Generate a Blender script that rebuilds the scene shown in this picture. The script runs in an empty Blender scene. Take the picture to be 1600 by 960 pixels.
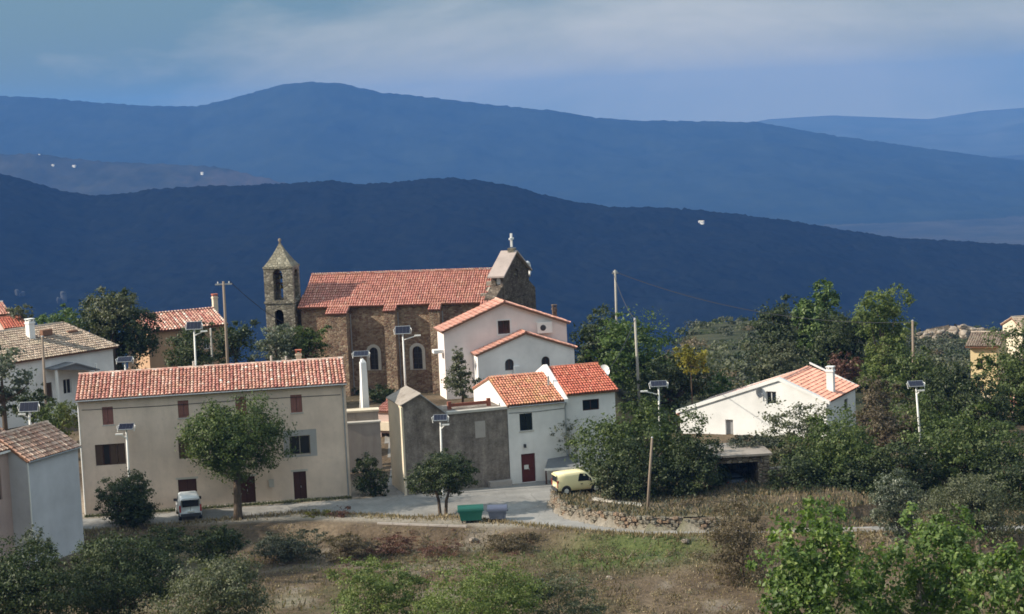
import bpy, math, random
import numpy as np
from mathutils import Vector, Matrix
from mathutils.geometry import tessellate_polygon

SC = bpy.context.scene
COL = SC.collection
rng = np.random.default_rng(7)
random.seed(7)

# ---------------------------------------------------------------- camera
FPX = 3000.0
PITCH = math.atan(320.0 / FPX)
ROLL = math.radians(2.6)
CAM = np.array([0.0, 0.0, 30.0])
Fw = np.array([0, math.cos(PITCH), -math.sin(PITCH)])
_U = np.array([0, math.sin(PITCH), math.cos(PITCH)])
_R = np.array([1.0, 0, 0])
Rc = _R * math.cos(ROLL) - _U * math.sin(ROLL)
Uc = _U * math.cos(ROLL) + _R * math.sin(ROLL)
cam_data = bpy.data.cameras.new('camera')
cam = bpy.data.objects.new('camera', cam_data)
COL.objects.link(cam)
cam.matrix_world = Matrix(((Rc[0], Uc[0], -Fw[0], CAM[0]), (Rc[1], Uc[1], -Fw[1], CAM[1]),
                           (Rc[2], Uc[2], -Fw[2], CAM[2]), (0, 0, 0, 1)))
cam_data.sensor_width = 36.0
cam_data.lens = 36.0 * FPX / 1600.0
cam_data.clip_start = 1.0
cam_data.clip_end = 90000.0
SC.camera = cam

# ---------------------------------------------------------------- light
SUN_EL = math.radians(30.0)
SUN_H = np.array([-0.985, -0.135]); SUN_H /= np.linalg.norm(SUN_H)
SUN_DIR = np.array([SUN_H[0] * math.cos(SUN_EL), SUN_H[1] * math.cos(SUN_EL), math.sin(SUN_EL)])
sun_data = bpy.data.lights.new('sun', 'SUN')
sun_data.energy = 4.6
sun_data.angle = math.radians(0.55)
sun_data.color = (1.0, 0.90, 0.76)
sun = bpy.data.objects.new('sun', sun_data)
sun.rotation_euler = Vector(SUN_DIR).to_track_quat('Z', 'Y').to_euler()
sun.location = (0, 0, 400)
COL.objects.link(sun)

world = bpy.data.worlds.new('World')
SC.world = world
world.use_nodes = True
wn, wl = world.node_tree.nodes, world.node_tree.links
wn.clear()
def wnode(t, **kw):
    n = wn.new(t)
    for k, v in kw.items():
        setattr(n, k, v)
    return n
w_out = wnode('ShaderNodeOutputWorld')
w_bg = wnode('ShaderNodeBackground')
w_sky = wnode('ShaderNodeTexSky', sky_type='NISHITA', sun_disc=False)
w_sky.sun_elevation = SUN_EL
w_sky.sun_rotation = math.atan2(SUN_H[0], SUN_H[1])
w_sky.altitude = 500
w_sky.air_density = 1.3
w_sky.dust_density = 1.2
w_tc = wnode('ShaderNodeTexCoord')
w_map = wnode('ShaderNodeMapping')
w_map.inputs['Scale'].default_value = (3.2, 3.2, 11.0)
w_map.inputs['Rotation'].default_value = (0, math.radians(10), 0)
w_map.inputs['Location'].default_value = (2.56, 30.33, 23.64)
w_n1 = wnode('ShaderNodeTexNoise'); w_n1.inputs['Scale'].default_value = 1.0
w_n1.inputs['Detail'].default_value = 8; w_n1.inputs['Roughness'].default_value = 0.56
w_n1.inputs['Distortion'].default_value = 0.3
w_r1 = wnode('ShaderNodeValToRGB')
e = w_r1.color_ramp.elements
e[0].position = 0.43; e[0].color = (1.2, 2.6, 3.8, 1)
e[1].position = 0.67; e[1].color = (5.2, 5.9, 6.7, 1)
el = w_r1.color_ramp.elements.new(0.54); el.color = (3.4, 4.4, 5.3, 1)
w_mix = wnode('ShaderNodeMix', data_type='RGBA')
w_mix.inputs['Factor'].default_value = 0.85
wl.new(w_tc.outputs['Generated'], w_map.inputs['Vector'])
wl.new(w_map.outputs['Vector'], w_n1.inputs['Vector'])
wl.new(w_n1.outputs['Fac'], w_r1.inputs['Fac'])
wl.new(w_sky.outputs['Color'], w_mix.inputs['A'])
wl.new(w_r1.outputs['Color'], w_mix.inputs['B'])
# overhead sky brightened and warmed out of view to fill the shaded walls
w_sep = wnode('ShaderNodeSeparateXYZ'); wl.new(w_tc.outputs['Generated'], w_sep.inputs[0])
w_cl = wnode('ShaderNodeMath', operation='MAXIMUM'); w_cl.inputs[1].default_value = 0.0
wl.new(w_sep.outputs['Z'], w_cl.inputs[0])
w_cb = wnode('ShaderNodeCombineXYZ')
for k in range(3):
    wl.new(w_cl.outputs[0], w_cb.inputs[k])
w_va = wnode('ShaderNodeVectorMath', operation='MULTIPLY_ADD')
wl.new(w_cb.outputs[0], w_va.inputs[0])
w_va.inputs[1].default_value = (2.9, 2.15, 1.6); w_va.inputs[2].default_value = (1, 1, 1)
w_vm = wnode('ShaderNodeVectorMath', operation='MULTIPLY')
wl.new(w_mix.outputs['Result'], w_vm.inputs[0]); wl.new(w_va.outputs[0], w_vm.inputs[1])
wl.new(w_vm.outputs[0], w_bg.inputs['Color'])
w_bg.inputs['Strength'].default_value = 0.065
wl.new(w_bg.outputs['Background'], w_out.inputs['Surface'])

SC.view_settings.view_transform = 'Standard'
SC.view_settings.look = 'None'
SC.view_settings.gamma = 1.0
SC.view_settings.exposure = 0.53
SC.render.engine = 'CYCLES'
SC.cycles.use_denoising = True
SC.cycles.max_bounces = 6
SC.cycles.diffuse_bounces = 3
SC.cycles.volume_bounces = 1
SC.cycles.transparent_max_bounces = 8
SC.cycles.filter_width = 1.7

# ---------------------------------------------------------------- pixel geometry (1600x960 survey of the place)
def ray(px, py):
    return Fw + Rc * ((px - 800.0) / FPX) + Uc * ((480.0 - py) / FPX)
def PY(px, py, y):
    d = ray(px, py)
    return CAM + d * (y / d[1])
def GZ(px, py, z=0.0):
    d = ray(px, py)
    return CAM + d * ((z - CAM[2]) / d[2])

class Fr:
    """survey frame: u along a facade, v into depth, w up"""
    def __init__(s, o, ang):
        s.o = np.array(o, float); s.a = ang
        s.eu = np.array([math.cos(ang), math.sin(ang), 0]); s.ev = np.array([-math.sin(ang), math.cos(ang), 0])
    @classmethod
    def eave(cls, pl, pr, yr, z0):
        """from the two ends of a level eave seen at pl and pr, the right one at depth yr; base at z0"""
        R = PY(pr[0], pr[1], yr); L = GZ(pl[0], pl[1], R[2])
        f = cls((L[0], L[1], z0), math.atan2(R[1] - L[1], R[0] - L[0]))
        f.W = math.hypot(R[1] - L[1], R[0] - L[0]); f.H = R[2] - z0
        return f
    def uv(s, px, py, v=0.0):
        d = ray(px, py)
        p0 = s.o + s.ev * v
        t = np.dot(p0 - CAM, s.ev) / np.dot(d, s.ev)
        p = CAM + d * t - s.o
        return float(np.dot(p, s.eu)), float(p[2])
    def side(s, px, py, u):
        """v, w on the plane u = const"""
        d = ray(px, py)
        t = np.dot(s.o + s.eu * u - CAM, s.eu) / np.dot(d, s.eu)
        p = CAM + d * t - s.o
        return float(np.dot(p, s.ev)), float(p[2])
    def pt(s, u, v, w=0.0):
        return s.o + s.eu * u + s.ev * v + np.array([0, 0, w])
    def rect(s, x0, y0, x1, y1, v=0.0):
        a = s.uv(x0, y1, v); b = s.uv(x1, y0, v); c = s.uv(x0, y0, v); d = s.uv(x1, y1, v)
        return ((a[0] + c[0]) / 2, (a[1] + d[1]) / 2, (b[0] + d[0]) / 2, (b[1] + c[1]) / 2)

# ---------------------------------------------------------------- noise
def _hash(i, j, seed):
    n = (i * 374761393 + j * 668265263 + seed * 974711) & 0x7fffffff
    n = ((n ^ (n >> 13)) * 1274126177) & 0x7fffffff
    return ((n ^ (n >> 16)) & 0xffff) / 65535.0
def vnoise(x, y, seed=0):
    x = np.asarray(x, float); y = np.asarray(y, float)
    i = np.floor(x).astype(np.int64); j = np.floor(y).astype(np.int64)
    fx = x - i; fy = y - j
    fx = fx * fx * (3 - 2 * fx); fy = fy * fy * (3 - 2 * fy)
    return ((_hash(i, j, seed) * (1 - fx) + _hash(i + 1, j, seed) * fx) * (1 - fy)
            + (_hash(i, j + 1, seed) * (1 - fx) + _hash(i + 1, j + 1, seed) * fx) * fy)
def fbm(x, y, wl, octv=4, seed=0, gain=0.5):
    r = 0; a = 1.0; tot = 0
    for k in range(octv):
        r = r + a * (vnoise(np.asarray(x) / wl, np.asarray(y) / wl, seed + k * 17) - 0.5) * 2
        tot += a; a *= gain; wl /= 2.0
    return r / tot
def sstep(a, b, x):
    t = np.clip((np.asarray(x, float) - a) / (b - a), 0, 1)
    return t * t * (3 - 2 * t)

# ---------------------------------------------------------------- materials
MATS = {}
class NT:
    def __init__(s, name):
        s.m = bpy.data.materials.new(name); s.m.use_nodes = True
        s.n = s.m.node_tree.nodes; s.l = s.m.node_tree.links
        s.b = s.n['Principled BSDF']; s.out = s.n['Material Output']
        s.tc = s.n.new('ShaderNodeTexCoord')
        MATS[name] = s.m
    def noise(s, scale, detail=4, rough=0.55, mapping=None, dist=0.0):
        t = s.n.new('ShaderNodeTexNoise'); t.inputs['Scale'].default_value = scale
        t.inputs['Detail'].default_value = detail; t.inputs['Roughness'].default_value = rough
        t.inputs['Distortion'].default_value = dist
        src = s.tc.outputs['Object']
        if mapping:
            mp = s.n.new('ShaderNodeMapping'); mp.inputs['Scale'].default_value = mapping
            s.l.new(src, mp.inputs['Vector']); src = mp.outputs['Vector']
        s.l.new(src, t.inputs['Vector'])
        return t.outputs['Fac']
    def vor(s, scale, mapping=None, feature='F1', out='Distance'):
        t = s.n.new('ShaderNodeTexVoronoi'); t.feature = feature
        t.inputs['Scale'].default_value = scale
        src = s.tc.outputs['Object']
        if mapping:
            mp = s.n.new('ShaderNodeMapping'); mp.inputs['Scale'].default_value = mapping
            s.l.new(src, mp.inputs['Vector']); src = mp.outputs['Vector']
        s.l.new(src, t.inputs['Vector'])
        return t.outputs[out]
    def ramp(s, fac, stops):
        r = s.n.new('ShaderNodeValToRGB')
        el = r.color_ramp.elements
        while len(el) < len(stops):
            el.new(0.5)
        for q, (p, c) in zip(el, stops):
            q.position = p; q.color = (c[0], c[1], c[2], 1) if len(c) == 3 else c
        s.l.new(fac, r.inputs['Fac'])
        return r.outputs['Color']
    def mix(s, fac, a, b, mode='MIX'):
        m = s.n.new('ShaderNodeMix'); m.data_type = 'RGBA'; m.blend_type = mode
        for v, k in ((fac, 'Factor'), (a, 'A'), (b, 'B')):
            if isinstance(v, (int, float)):
                m.inputs[k].default_value = v
            elif isinstance(v, tuple):
                m.inputs[k].default_value = (v[0], v[1], v[2], 1)
            else:
                s.l.new(v, m.inputs[k])
        return m.outputs['Result']
    def attr(s, name):
        a = s.n.new('ShaderNodeAttribute'); a.attribute_name = name
        return a.outputs['Fac']
    def math(s, op, a, b=0.0):
        m = s.n.new('ShaderNodeMath'); m.operation = op
        for v, k in ((a, 0), (b, 1)):
            if isinstance(v, (int, float)):
                m.inputs[k].default_value = v
            else:
                s.l.new(v, m.inputs[k])
        return m.outputs[0]
    def bump(s, h, strength=0.5, dist=0.05):
        b = s.n.new('ShaderNodeBump'); b.inputs['Strength'].default_value = strength
        b.inputs['Distance'].default_value = dist
        s.l.new(h, b.inputs['Height']); s.l.new(b.outputs['Normal'], s.b.inputs['Normal'])
    def base(s, c, rough=0.9, spec=0.25, metal=0.0):
        if isinstance(c, tuple):
            s.b.inputs['Base Color'].default_value = (c[0], c[1], c[2], 1)
        else:
            s.l.new(c, s.b.inputs['Base Color'])
        s.b.inputs['Roughness'].default_value = rough
        s.b.inputs['Specular IOR Level'].default_value = spec
        s.b.inputs['Metallic'].default_value = metal
        return s.m

def sc(c, k):
    return tuple(min(1.0, v * k) for v in c)

def m_plaster(name, c, stain=(0.45, 0.42, 0.4), amount=0.35, streak=0.3):
    t = NT(name)
    big = t.noise(0.35, 5, 0.6)
    col = t.mix(t.ramp(big, [(0.3, (0, 0, 0)), (0.7, (1, 1, 1))]), sc(c, 0.82), sc(c, 1.08))
    st = t.ramp(t.noise(1.0, 5, 0.65, (1.6, 1.6, 0.22)), [(0.5, (0, 0, 0)), (0.78, (1, 1, 1))])
    col = t.mix(t.math('MULTIPLY', st, streak), col, tuple(a * b for a, b in zip(c, stain)))
    pt = t.ramp(t.noise(2.3, 6, 0.7), [(0.52, (0, 0, 0)), (0.7, (1, 1, 1))])
    col = t.mix(t.math('MULTIPLY', pt, amount), col, sc(c, 0.72))
    t.bump(t.noise(14, 5, 0.7), 0.35, 0.03)
    return t.base(col, 0.92, 0.15)

def m_stone(name, c1, c2, c3, mortar, scale=2.2, flat=1.5):
    t = NT(name)
    mp = (1, 1, flat)
    cellc = t.vor(scale, mp, 'F1', 'Color')
    sepn = t.n.new('ShaderNodeSeparateColor'); t.l.new(cellc, sepn.inputs[0])
    col = t.ramp(sepn.outputs[0], [(0.0, c1), (0.5, c2), (1.0, c3)])
    edge = t.vor(scale, mp, 'DISTANCE_TO_EDGE')
    mk = t.ramp(edge, [(0.02, (1, 1, 1)), (0.09, (0, 0, 0))])
    col = t.mix(mk, col, mortar)
    grime = t.ramp(t.noise(0.35, 5, 0.65), [(0.35, (0.55, 0.52, 0.5)), (0.65, (1.12, 1.1, 1.05))])
    col = t.mix(0.85, col, grime, 'MULTIPLY')
    col = t.mix(0.5, col, t.ramp(t.noise(9, 4, 0.7), [(0.3, (0.6, 0.6, 0.6)), (0.7, (1.2, 1.2, 1.2))]), 'MULTIPLY')
    h = t.ramp(edge, [(0.0, (0, 0, 0)), (0.14, (1, 1, 1))])
    t.bump(h, 0.9, 0.06)
    return t.base(col, 0.95, 0.1)

def m_tile(name, stops, lichen=(0.42, 0.33, 0.13), lam=0.3, pale=(0.62, 0.52, 0.44)):
    t = NT(name)
    col = t.ramp(t.attr('tint'), stops)
    ln = t.ramp(t.noise(0.8, 6, 0.7), [(0.48, (0, 0, 0)), (0.66, (1, 1, 1))])
    col = t.mix(t.math('MULTIPLY', ln, lam), col, lichen)
    pl = t.ramp(t.noise(2.6, 4, 0.6), [(0.62, (0, 0, 0)), (0.72, (1, 1, 1))])
    col = t.mix(t.math('MULTIPLY', pl, 0.5), col, pale)
    dk = t.ramp(t.noise(1.5, 5, 0.6), [(0.3, (0.6, 0.58, 0.58)), (0.6, (1.05, 1.05, 1.05))])
    col = t.mix(0.8, col, dk, 'MULTIPLY')
    t.bump(t.noise(20, 3, 0.6), 0.3, 0.02)
    return t.base(col, 0.85, 0.2)

def m_plain(name, c, rough=0.6, spec=0.3, metal=0.0, var=0.12, nscale=6.0):
    t = NT(name)
    col = t.mix(t.noise(nscale, 4, 0.6), sc(c, 1 - var * 2), sc(c, 1 + var * 2))
    return t.base(col, rough, spec, metal)

def m_leaf(name, stops, trans=0.28, spec=0.3):
    t = NT(name)
    col = t.ramp(t.attr('tint'), stops)
    t.base(col, 0.55, spec)
    tr = t.n.new('ShaderNodeBsdfTranslucent')
    bright = t.mix(1.0, col, (1.25, 1.35, 0.7), 'MULTIPLY')
    t.l.new(bright, tr.inputs['Color'])
    ms = t.n.new('ShaderNodeMixShader'); ms.inputs[0].default_value = trans
    t.l.new(t.b.outputs[0], ms.inputs[1]); t.l.new(tr.outputs[0], ms.inputs[2])
    t.l.new(ms.outputs[0], t.out.inputs['Surface'])
    return t.m

def m_bark(name, c):
    t = NT(name)
    col = t.ramp(t.noise(6, 5, 0.7, (1, 1, 0.25)), [(0.3, sc(c, 0.5)), (0.7, sc(c, 1.4))])
    t.bump(t.noise(8, 5, 0.7, (1, 1, 0.25)), 0.8, 0.05)
    return t.base(col, 0.95, 0.1)

m_plaster('beige_plaster', (0.80, 0.645, 0.53), amount=0.4, streak=0.35, stain=(0.6, 0.57, 0.55))
m_plaster('white_plaster', (0.84, 0.82, 0.80), amount=0.22, streak=0.2, stain=(0.6, 0.6, 0.6))
m_plaster('pink_white_plaster', (0.84, 0.75, 0.72), amount=0.18, streak=0.15, stain=(0.65, 0.62, 0.62))
m_plaster('grey_plaster', (0.60, 0.60, 0.63), amount=0.15, streak=0.12)
m_plaster('rose_plaster', (0.55, 0.42, 0.38), amount=0.2, streak=0.2)
m_plaster('orange_plaster', (0.52, 0.34, 0.22), amount=0.3, streak=0.2)
m_plaster('yellow_plaster', (0.78, 0.62, 0.36), amount=0.2, streak=0.2)
m_plaster('cream_plaster', (0.72, 0.62, 0.48), amount=0.3, streak=0.2)
m_plaster('bright_white_plaster', (0.80, 0.80, 0.79), amount=0.10, streak=0.10, stain=(0.7, 0.7, 0.7))
m_plaster('concrete_dark', (0.33, 0.29, 0.255), amount=0.6, streak=0.9, stain=(0.42, 0.40, 0.38))
def m_weathered(name):
    t = NT(name)
    col = t.ramp(t.noise(0.8, 7, 0.72), [(0.3, (0.14, 0.12, 0.105)), (0.5, (0.27, 0.235, 0.205)), (0.72, (0.40, 0.355, 0.31))])
    st = t.ramp(t.noise(1.0, 7, 0.75, (1.3, 1.3, 0.32)), [(0.35, (0.5, 0.47, 0.45)), (0.66, (1.1, 1.1, 1.1))])
    col = t.mix(0.75, col, st, 'MULTIPLY')
    col = t.mix(0.45, col, t.ramp(t.vor(4.2, (1, 1, 1.5), 'DISTANCE_TO_EDGE'), [(0.02, (0.62, 0.60, 0.58)), (0.12, (1.1, 1.1, 1.1))]), 'MULTIPLY')
    t.bump(t.noise(7, 6, 0.75), 0.7, 0.06)
    return t.base(col, 0.95, 0.1)
m_weathered('weathered_masonry')
m_plaster('concrete_block', (0.42, 0.38, 0.35), amount=0.4, streak=0.4)
m_plaster('concrete_pale', (0.55, 0.52, 0.47), amount=0.3, streak=0.3)
m_plaster('pink_stone', (0.46, 0.38, 0.345), amount=0.3, streak=0.3)
m_plaster('patch_render', (0.42, 0.41, 0.40), amount=0.3, streak=0.2)
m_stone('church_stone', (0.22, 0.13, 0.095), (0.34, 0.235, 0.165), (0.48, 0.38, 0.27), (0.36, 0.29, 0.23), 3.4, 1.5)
m_stone('shaded_facade_stone', (0.11, 0.085, 0.07), (0.17, 0.135, 0.11), (0.25, 0.21, 0.175), (0.15, 0.125, 0.10), 3.4, 1.5)  # darker church stone; shade of the front gable is in its colour
m_stone('tower_stone', (0.17, 0.155, 0.13), (0.28, 0.26, 0.21), (0.44, 0.41, 0.35), (0.22, 0.205, 0.175), 2.8, 1.5)
m_stone('spire_stone', (0.25, 0.235, 0.185), (0.33, 0.31, 0.245), (0.43, 0.405, 0.33), (0.28, 0.265, 0.215), 2.8, 1.5)
m_stone('rubble', (0.20, 0.16, 0.12), (0.34, 0.28, 0.22), (0.48, 0.42, 0.35), (0.16, 0.13, 0.10), 2.6, 1.3)
m_stone('granite', (0.30, 0.25, 0.21), (0.42, 0.37, 0.32), (0.56, 0.51, 0.45), (0.28, 0.24, 0.20), 0.9, 1.0)
m_tile('tile_striped', [(0.0, (0.42, 0.165, 0.14)), (0.3, (0.58, 0.26, 0.21)), (0.6, (0.68, 0.38, 0.30)), (0.82, (0.78, 0.56, 0.46)), (1.0, (0.86, 0.77, 0.69))], lam=0.22)
m_tile('tile_church', [(0.0, (0.46, 0.185, 0.15)), (0.6, (0.60, 0.27, 0.215)), (1.0, (0.72, 0.42, 0.34))], lam=0.2)
m_tile('tile_lichen', [(0.0, (0.50, 0.18, 0.12)), (0.6, (0.62, 0.27, 0.18)), (1.0, (0.72, 0.42, 0.30))], lam=0.6, lichen=(0.50, 0.37, 0.15))
m_tile('tile_red', [(0.0, (0.46, 0.12, 0.08)), (0.6, (0.56, 0.17, 0.115)), (1.0, (0.66, 0.28, 0.19))], lam=0.15)
m_tile('tile_brown', [(0.0, (0.28, 0.16, 0.12)), (0.5, (0.46, 0.28, 0.21)), (1.0, (0.70, 0.54, 0.43))], lam=0.3, lichen=(0.4, 0.36, 0.24))
m_tile('tile_salmon', [(0.0, (0.70, 0.31, 0.23)), (0.6, (0.80, 0.42, 0.32)), (1.0, (0.86, 0.56, 0.45))], lam=0.1)
m_tile('tile_grey', [(0.0, (0.30, 0.22, 0.17)), (0.6, (0.42, 0.33, 0.26)), (1.0, (0.55, 0.46, 0.38))], lam=0.4, lichen=(0.46, 0.42, 0.30))
m_plain('roof_under', (0.22, 0.12, 0.08), 0.9, 0.1)
m_plain('dark_wood', (0.075, 0.035, 0.025), 0.7, 0.2)
m_plain('shutter_paint', (0.27, 0.125, 0.10), 0.7, 0.2)
m_plain('brown_shutter', (0.10, 0.065, 0.045), 0.7, 0.2)
m_plain('red_door_paint', (0.105, 0.024, 0.02), 0.6, 0.3)
m_plain('dark_interior', (0.012, 0.011, 0.011), 0.95, 0.0)
m_plain('weathered_wood', (0.33, 0.29, 0.24), 0.9, 0.1)
m_plain('rust_beam', (0.25, 0.09, 0.06), 0.85, 0.2)
m_plain('white_paint', (0.82, 0.81, 0.78), 0.5, 0.4, var=0.04)
m_plain('window_frame_white', (0.72, 0.71, 0.69), 0.5, 0.4, var=0.04)
m_plain('grey_metal', (0.42, 0.43, 0.44), 0.45, 0.5, 0.6)
m_plain('zinc', (0.35, 0.37, 0.39), 0.5, 0.5, 0.3)
m_plain('concrete_pole', (0.38, 0.36, 0.32), 0.9, 0.1)
m_plain('wood_pole', (0.25, 0.20, 0.16), 0.9, 0.1)
m_plain('solar_cell', (0.010, 0.012, 0.028), 0.5, 0.3, var=0.2)
m_plain('black_rubber', (0.02, 0.02, 0.021), 0.8, 0.2)
m_plain('wire_black', (0.05, 0.05, 0.055), 0.7, 0.2)
m_plain('glass_dark', (0.015, 0.02, 0.026), 0.12, 0.6, var=0.0)
m_plain('car_white', (0.78, 0.82, 0.84), 0.3, 0.5, var=0.02)
m_plain('car_yellow', (0.93, 0.82, 0.48), 0.35, 0.5, var=0.03)
m_plain('car_blue', (0.16, 0.20, 0.26), 0.3, 0.5, var=0.03)
m_plain('car_trim', (0.05, 0.05, 0.055), 0.6, 0.3)
m_plain('tail_red', (0.35, 0.02, 0.02), 0.25, 0.5, var=0.02)
m_plain('lamp_clear', (0.7, 0.7, 0.68), 0.2, 0.5, var=0.02)
m_plain('plate_white', (0.7, 0.7, 0.66), 0.5, 0.3, var=0.02)
m_plain('bin_green', (0.02, 0.16, 0.12), 0.5, 0.4, var=0.08)
m_plain('bin_green_lid', (0.012, 0.10, 0.075), 0.5, 0.4, var=0.08)
m_plain('bin_blue', (0.13, 0.155, 0.22), 0.5, 0.4, var=0.08)
m_plain('bin_blue_lid', (0.09, 0.105, 0.16), 0.5, 0.4, var=0.08)
m_plain('bell_bronze', (0.16, 0.13, 0.07), 0.4, 0.5, 0.8)
m_plain('dish_white', (0.82, 0.82, 0.80), 0.45, 0.4, var=0.02)
m_plain('dish_grey', (0.30, 0.30, 0.31), 0.5, 0.4, var=0.04)
m_plain('slate_sheet', (0.17, 0.175, 0.185), 0.7, 0.3, var=0.15)
m_plain('terracotta', (0.45, 0.15, 0.09), 0.8, 0.2)
m_bark('bark', (0.105, 0.08, 0.06)); m_bark('bark_grey', (0.24, 0.21, 0.18))

LG = lambda a, b, c: [(0.0, a), (0.55, b), (1.0, c)]
m_leaf('leaf_green', LG((0.040, 0.062, 0.018), (0.086, 0.120, 0.036), (0.18, 0.215, 0.078)))
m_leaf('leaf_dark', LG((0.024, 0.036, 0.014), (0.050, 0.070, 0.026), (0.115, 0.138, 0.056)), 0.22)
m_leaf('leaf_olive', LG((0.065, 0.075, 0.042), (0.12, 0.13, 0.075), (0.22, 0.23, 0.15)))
m_leaf('leaf_bright', LG((0.045, 0.080, 0.022), (0.10, 0.155, 0.045), (0.19, 0.25, 0.09)))
m_leaf('leaf_poplar', LG((0.07, 0.105, 0.028), (0.14, 0.18, 0.05), (0.24, 0.27, 0.10)))
m_leaf('leaf_yellow', LG((0.10, 0.10, 0.02), (0.26, 0.23, 0.03), (0.42, 0.38, 0.06)))
m_leaf('leaf_red', LG((0.07, 0.035, 0.028), (0.15, 0.07, 0.052), (0.28, 0.15, 0.11)))
m_leaf('leaf_fig', LG((0.045, 0.085, 0.020), (0.12, 0.19, 0.042), (0.30, 0.36, 0.11)), 0.36, 0.45)
m_leaf('leaf_silver', LG((0.05, 0.065, 0.045), (0.12, 0.14, 0.10), (0.42, 0.44, 0.38)))
m_leaf('leaf_scrub', LG((0.035, 0.045, 0.028), (0.065, 0.075, 0.048), (0.13, 0.13, 0.09)), 0.15)
m_leaf('leaf_brown', LG((0.07, 0.055, 0.035), (0.14, 0.11, 0.07), (0.26, 0.21, 0.14)))
m_leaf('leaf_dry', LG((0.13, 0.10, 0.06), (0.27, 0.21, 0.13), (0.46, 0.39, 0.26)))

def m_ground():
    t = NT('ground_cover')
    earth = t.ramp(t.noise(0.25, 6, 0.65), [(0.3, (0.075, 0.058, 0.043)), (0.5, (0.135, 0.105, 0.075)), (0.7, (0.22, 0.175, 0.125))])
    fine = t.ramp(t.noise(3.5, 6, 0.75), [(0.3, (0.55, 0.52, 0.5)), (0.7, (1.35, 1.3, 1.25))])
    earth = t.mix(0.9, earth, fine, 'MULTIPLY')
    grass = t.ramp(t.noise(1.1, 5, 0.7), [(0.3, (0.06, 0.085, 0.03)), (0.7, (0.15, 0.17, 0.065))])
    col = t.mix(t.attr('green'), earth, grass)
    gravel = t.ramp(t.noise(5, 5, 0.7), [(0.3, (0.26, 0.23, 0.19)), (0.7, (0.42, 0.38, 0.32))])
    col = t.mix(t.attr('gravel'), col, gravel)
    scr = t.ramp(t.noise(0.35, 5, 0.6), [(0.35, (0.03, 0.04, 0.022)), (0.65, (0.085, 0.085, 0.055))])
    col = t.mix(t.attr('scrub'), col, scr)
    t.bump(t.noise(2.2, 6, 0.75), 0.8, 0.25)
    return t.base(col, 0.97, 0.05)
m_ground()
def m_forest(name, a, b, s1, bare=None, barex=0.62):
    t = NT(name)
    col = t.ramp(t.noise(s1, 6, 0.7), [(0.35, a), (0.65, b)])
    if bare:
        k = t.ramp(t.noise(s1 * 0.22, 5, 0.6), [(barex, (0, 0, 0)), (barex + 0.08, (1, 1, 1))])
        col = t.mix(t.math('MULTIPLY', k, 0.7), col, bare)
    return t.base(col, 1.0, 0.0)
m_forest('near_forest_shaded', (0.004, 0.006, 0.008), (0.010, 0.013, 0.013), 0.03)  # cloud shade on the hill is put into this near-black colour
m_forest('mid_forest', (0.024, 0.028, 0.020), (0.05, 0.05, 0.036), 0.012, (0.085, 0.07, 0.055), 0.56)
m_forest('far_forest', (0.014, 0.022, 0.016), (0.026, 0.036, 0.026), 0.006, (0.07, 0.065, 0.055), 0.68)
m_forest('valley_floor', (0.02, 0.026, 0.022), (0.06, 0.06, 0.048), 0.004, (0.19, 0.16, 0.12), 0.58)
m_forest('distant_slopes', (0.045, 0.06, 0.06), (0.075, 0.09, 0.09), 0.003)  # sunlight beyond the cloud shade is put into this paler tone
def m_road():
    t = NT('road_surface')
    col = t.ramp(t.noise(0.45, 6, 0.65), [(0.3, (0.21, 0.205, 0.195)), (0.7, (0.33, 0.32, 0.305))])
    col = t.mix(0.6, col, t.ramp(t.noise(7, 5, 0.7), [(0.3, (0.75, 0.75, 0.75)), (0.7, (1.2, 1.2, 1.2))]), 'MULTIPLY')
    pt = t.ramp(t.noise(0.22, 3, 0.5), [(0.55, (0, 0, 0)), (0.58, (1, 1, 1))])
    col = t.mix(t.math('MULTIPLY', pt, 0.35), col, (0.17, 0.165, 0.16))
    ck = t.ramp(t.vor(0.55, None, 'DISTANCE_TO_EDGE'), [(0.004, (1, 1, 1)), (0.012, (0, 0, 0))])
    col = t.mix(t.math('MULTIPLY', ck, 0.5), col, (0.12, 0.11, 0.10))
    t.bump(t.noise(18, 4, 0.7), 0.3, 0.02)
    return t.base(col, 0.92, 0.15)
m_road()

# ---------------------------------------------------------------- object helpers
def finish(o, name, parent=None):
    COL.objects.link(o)
    if parent is not None:
        o.parent = parent
    return o
def tag(o, label=None, cat=None, group=None, kind=None):
    for k, v in (('label', label), ('category', cat), ('group', group), ('kind', kind)):
        if v:
            o[k] = v
    return o
def thing(name, label, cat, loc, rz=0.0, group=None):
    o = bpy.data.objects.new(name, None)
    o.empty_display_size = 0.5
    o.location = tuple(float(v) for v in loc); o.rotation_euler = (0, 0, rz)
    COL.objects.link(o)
    return tag(o, label, cat, group)

def arr_mesh(name, V, F, mat, parent=None, tint=None, smooth=False, attrs=None):
    """V (n,3), F (m,k) with equal k"""
    V = np.asarray(V, np.float32); F = np.asarray(F, np.int32)
    me = bpy.data.meshes.new(name)
    me.vertices.add(len(V)); me.vertices.foreach_set('co', V.ravel())
    k = F.shape[1]
    me.loops.add(F.size); me.loops.foreach_set('vertex_index', F.ravel())
    me.polygons.add(len(F)); me.polygons.foreach_set('loop_start', np.arange(0, F.size, k, dtype=np.int32))
    me.update(calc_edges=True)
    if tint is not None:
        a = me.attributes.new('tint', 'FLOAT', 'FACE'); a.data.foreach_set('value', np.asarray(tint, np.float32))
    for kk, vv in (attrs or {}).items():
        a = me.attributes.new(kk, 'FLOAT', 'POINT'); a.data.foreach_set('value', np.asarray(vv, np.float32))
    if smooth:
        me.polygons.foreach_set('use_smooth', np.ones(len(F), bool))
    me.materials.append(MATS[mat])
    return finish(bpy.data.objects.new(name, me), name, parent)

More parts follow.
